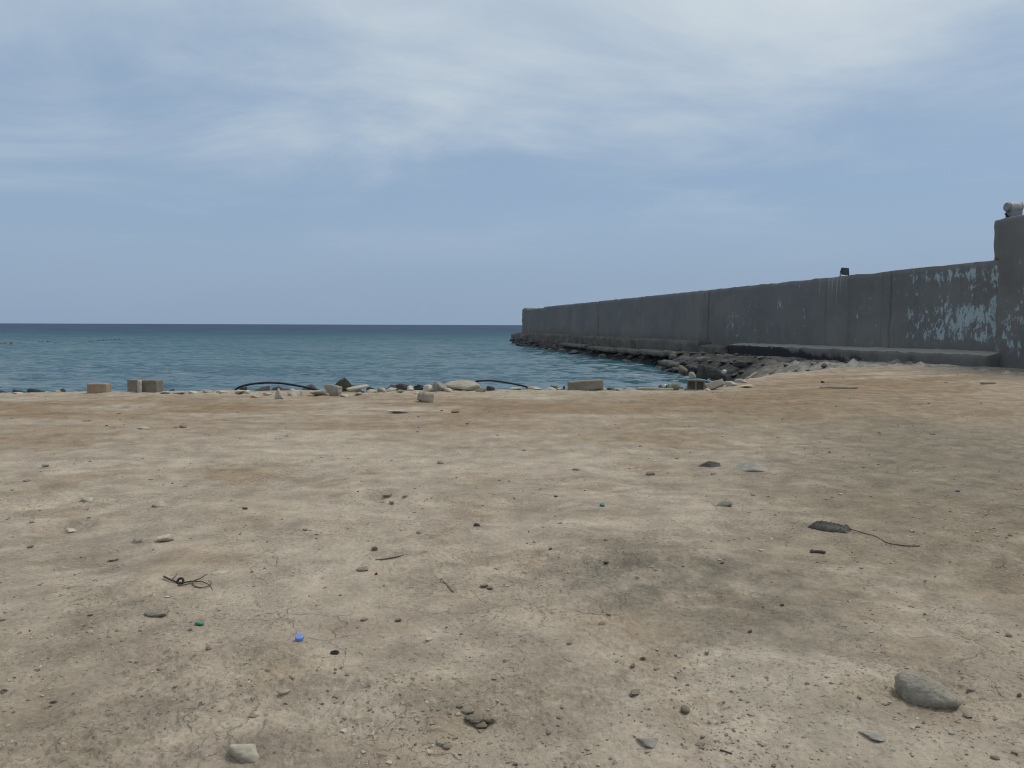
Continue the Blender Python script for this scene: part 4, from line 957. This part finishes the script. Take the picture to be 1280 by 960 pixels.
# bottle caps
def cap(label, u, v, wpx, mat, tiltx=0.0, tilty=0.0, hr=.45):
    p = gpt(u, v); k = p.y / F; r = wpx * k / 2
    bm = bmesh.new(); seg = 40
    prof = [(0, hr * 2 * r), (.8 * r, hr * 2 * r), (.95 * r, hr * 1.85 * r), (r, hr * 1.6 * r), (r, 0), (.88 * r, 0), (.88 * r, hr * 1.5 * r), (0, hr * 1.55 * r)]
    rings = []
    for (q, z) in prof:
        if q == 0: rings.append([bm.verts.new((0, 0, z))]); continue
        rings.append([bm.verts.new((q * (1 + (.03 if (i % 2 and q >= r) else 0)) * math.cos(2 * math.pi * i / seg), q * (1 + (.03 if (i % 2 and q >= r) else 0)) * math.sin(2 * math.pi * i / seg), z)) for i in range(seg)])
    for a, b in zip(rings[:-1], rings[1:]):
        for i in range(seg):
            j = (i + 1) % seg
            if len(a) == 1: bm.faces.new((a[0], b[i], b[j]))
            elif len(b) == 1: bm.faces.new((a[i], b[0], a[j]))
            else: bm.faces.new((a[i], b[i], b[j], a[j]))
    bmesh.ops.recalc_face_normals(bm, faces=bm.faces)
    me = bpy.data.meshes.new('bottle_cap'); bm.to_mesh(me); bm.free()
    o = link('bottle_cap', me, mat, None, (p.x, p.y + r, gz(p.x, p.y + r) + .002 + r * abs(math.sin(R(tiltx))) * .7), (R(tiltx), R(tilty), .3))
    return tag(o, label, 'bottle cap')
cap('light blue plastic bottle cap lying on bare ground', 373, 803, 11, M_blue, 18, -6)
cap('dark green bottle cap half covered by soil', 247, 783, 11, M_green, -10, 14, .2)
cap('tiny teal green cap on the pale ground', 753, 634, 6, M_teal, 10, 0)
o = rock('plastic_chip', 'tiny dark red plastic chip near thin brown stick', 'litter', 'dark', 470, 719, 4, 3, mesh=rock_me('chip', 811, plain('red_plastic', (.16, .03, .03), .5), 3))
o = rock('plastic_chip', 'tiny blue plastic chip on gravel near the wall side', 'litter', 'dark', 1198, 615, 7, 2, mesh=rock_me('chip', 812, plain('dark_blue_plastic', (.05, .05, .22), .5), 3))
o = rock('plastic_chip', 'tiny light blue plastic chip on sand inland of pale stone flake', 'litter', 'dark', 524, 535, 5, 2, mesh=rock_me('chip', 813, M_blue, 3))

# pale dry tuft by the hollow block
def tuft(label, u, v, wpx, hpx, seed):
    p = gpt(u, v); k = p.y / F; r = random.Random(seed)
    t = empty('dry_shrub', p); tag(t, label, 'shrub')
    bm = bmesh.new()
    for i in range(170):
        a = r.uniform(0, 6.28); sp_ = r.uniform(.0, 1) ** .7; H = hpx * k * r.uniform(.45, 1.0) * (1 - .35 * sp_); rad = wpx * k / 2 * sp_
        b = Vector((math.cos(a) * rad * .25, math.sin(a) * rad * .25, -.02)); e_ = Vector((math.cos(a) * rad, math.sin(a) * rad, H)); md_ = (b + e_) / 2 + Vector((math.cos(a) * .01, math.sin(a) * .01, H * .15))
        w_ = Vector((-math.sin(a), math.cos(a), 0)) * r.uniform(.004, .008)
        v_ = [bm.verts.new(q) for q in (b - w_, b + w_, md_ + w_, e_, md_ - w_)]
        bm.faces.new(v_)
        for q in range(2):
            c_ = md_.lerp(e_, r.random()); d_ = Vector((r.uniform(-1, 1), r.uniform(-1, 1), r.uniform(0, 1))).normalized() * .03; x_ = d_.cross(Vector((0, 0, 1))).normalized() * .009
            bm.faces.new([bm.verts.new(q2) for q2 in (c_, c_ + d_ * .5 + x_, c_ + d_, c_ + d_ * .5 - x_)])
    me = bpy.data.meshes.new('foliage'); bm.to_mesh(me); bm.free(); link('foliage', me, plain('dry_leaf', (.40, .43, .30), .8, .2), t)
    tube('stem', [(0, 0, -.03), (.005, .0, hpx * k * .3), (0, .01, hpx * k * .55)], .008, M_twig, parent=t, taper=.6)
tuft('pale dry tuft of plant growing at the shore edge beside hollow block', 843, 487.5, 20, 14, 4)

# floating lines of small floats out on the water
def float_line(label, pts_px, n, mat, seed):
    r = random.Random(seed); P = [gp(u, v, WATER_Z + .14) for (u, v) in pts_px]
    t = empty('float_line', P[0]); tag(t, label, 'float line')
    b = t.location.copy(); L = [q - b for q in P]
    tube('rope', L, .03, M_hose, parent=t, seg=6)
    me = None
    for i in range(n):
        f = i / (n - 1) * (len(L) - 1); j = min(int(f), len(L) - 2); c_ = L[j].lerp(L[j + 1], f - j); d_ = (L[j + 1] - L[j]).normalized()
        if me is None:
            bm = bmesh.new(); bm_cyl(bm, .09, .09, .5, (0, 0, 0), Matrix.Rotation(R(90), 3, 'Y'), 14); bmesh.ops.bevel(bm, geom=list(bm.edges), offset=.03, segments=2, affect='EDGES', clamp_overlap=True)
            me = bpy.data.meshes.new('float'); bm.to_mesh(me); bm.free(); me.materials.append(mat)
        link('float', me, None, t, c_ + Vector((0, 0, r.uniform(-.02, .05))), (0, 0, math.atan2(d_.y, d_.x)), (1, 1, r.uniform(.8, 1.2)))
float_line('line of small yellowish floats on open water', [(-6, 429.6), (12, 428.6), (30, 427.6), (46, 427.4), (61, 426.9)], 12, M_float, 1)
float_line('curved line of dark and whitish floats on open water, clear of the yellowish line', [(112, 426.6), (126, 425.6), (138, 424.6), (150, 424.0)], 8, M_floatw, 2)

# ------------------------------------------------------------------ gravel: uncountable crumbs of stone and earth
gr = np.random.RandomState(21)
N = 8000
invd = gr.uniform(1 / 22.0, 1 / 2.3, N * 3); yy = 1 / invd; xx = yy * gr.uniform(-.78, .78, N * 3)
dens = .10 + .9 * sstep(fbm(xx * .7, yy * .7, 4, 75, .6), -.05, .4) + .5 * sstep(fbm(xx * .5 + 5, yy * .5, 3, 14), .05, .4) + .5 * sstep(xx / yy, .1, .5) * sstep(yy, 3, 7)
keep = (gr.rand(N * 3) < dens * .55) & (yy < rim_y(xx) - .05)
xx, yy = xx[keep][:N], yy[keep][:N]; N = len(xx)
ico = bmesh.new(); bmesh.ops.create_icosphere(ico, subdivisions=1, radius=1); IV = np.array([v.co[:] for v in ico.verts]); IF = np.array([[v.index for v in f.verts] for f in ico.faces]); ico.free()
szs = np.clip(.0021 * np.exp(gr.randn(N) * .6), .0010, .010) * (1 + yy * .13)
zz = ground_z(xx, yy)
al = gr.rand(N) * 6.28; ca, sa = np.cos(al), np.sin(al)
V3 = IV[None] * (1 + .35 * gr.randn(N, len(IV), 1)) ; V3 = V3 * (szs[:, None, None] * np.stack([1 + .6 * gr.rand(N), .8 + .4 * gr.rand(N), .45 + .35 * gr.rand(N)], 1)[:, None, :])
VX = V3[:, :, 0] * ca[:, None] - V3[:, :, 1] * sa[:, None] + xx[:, None]; VY = V3[:, :, 0] * sa[:, None] + V3[:, :, 1] * ca[:, None] + yy[:, None]; VZ = V3[:, :, 2] + zz[:, None] + szs[:, None] * .25
GV = np.stack([VX, VY, VZ], 2).reshape(-1, 3); GF = (IF[None] + (np.arange(N) * len(IV))[:, None, None]).reshape(-1, 3)
gme = mesh_np('gravel', GV, GF, False)
tone = gr.rand(N); gc = np.where((tone < .55)[:, None], np.array([.235, .195, .146]), np.where((tone < .93)[:, None], np.array([.36, .305, .23]), np.array([.44, .41, .34]))) * (.7 + .6 * gr.rand(N))[:, None]
set_col(gme, 'tone', np.repeat(gc, len(IV), 0))
M = Mat('gravel'); M_grv = M.done(M.attr('tone', 'Color'), .95, None, .15)
tag(link('gravel', gme, M_grv), 'loose fine gravel and crumbs of earth scattered over the bare ground', 'gravel', kind='stuff')
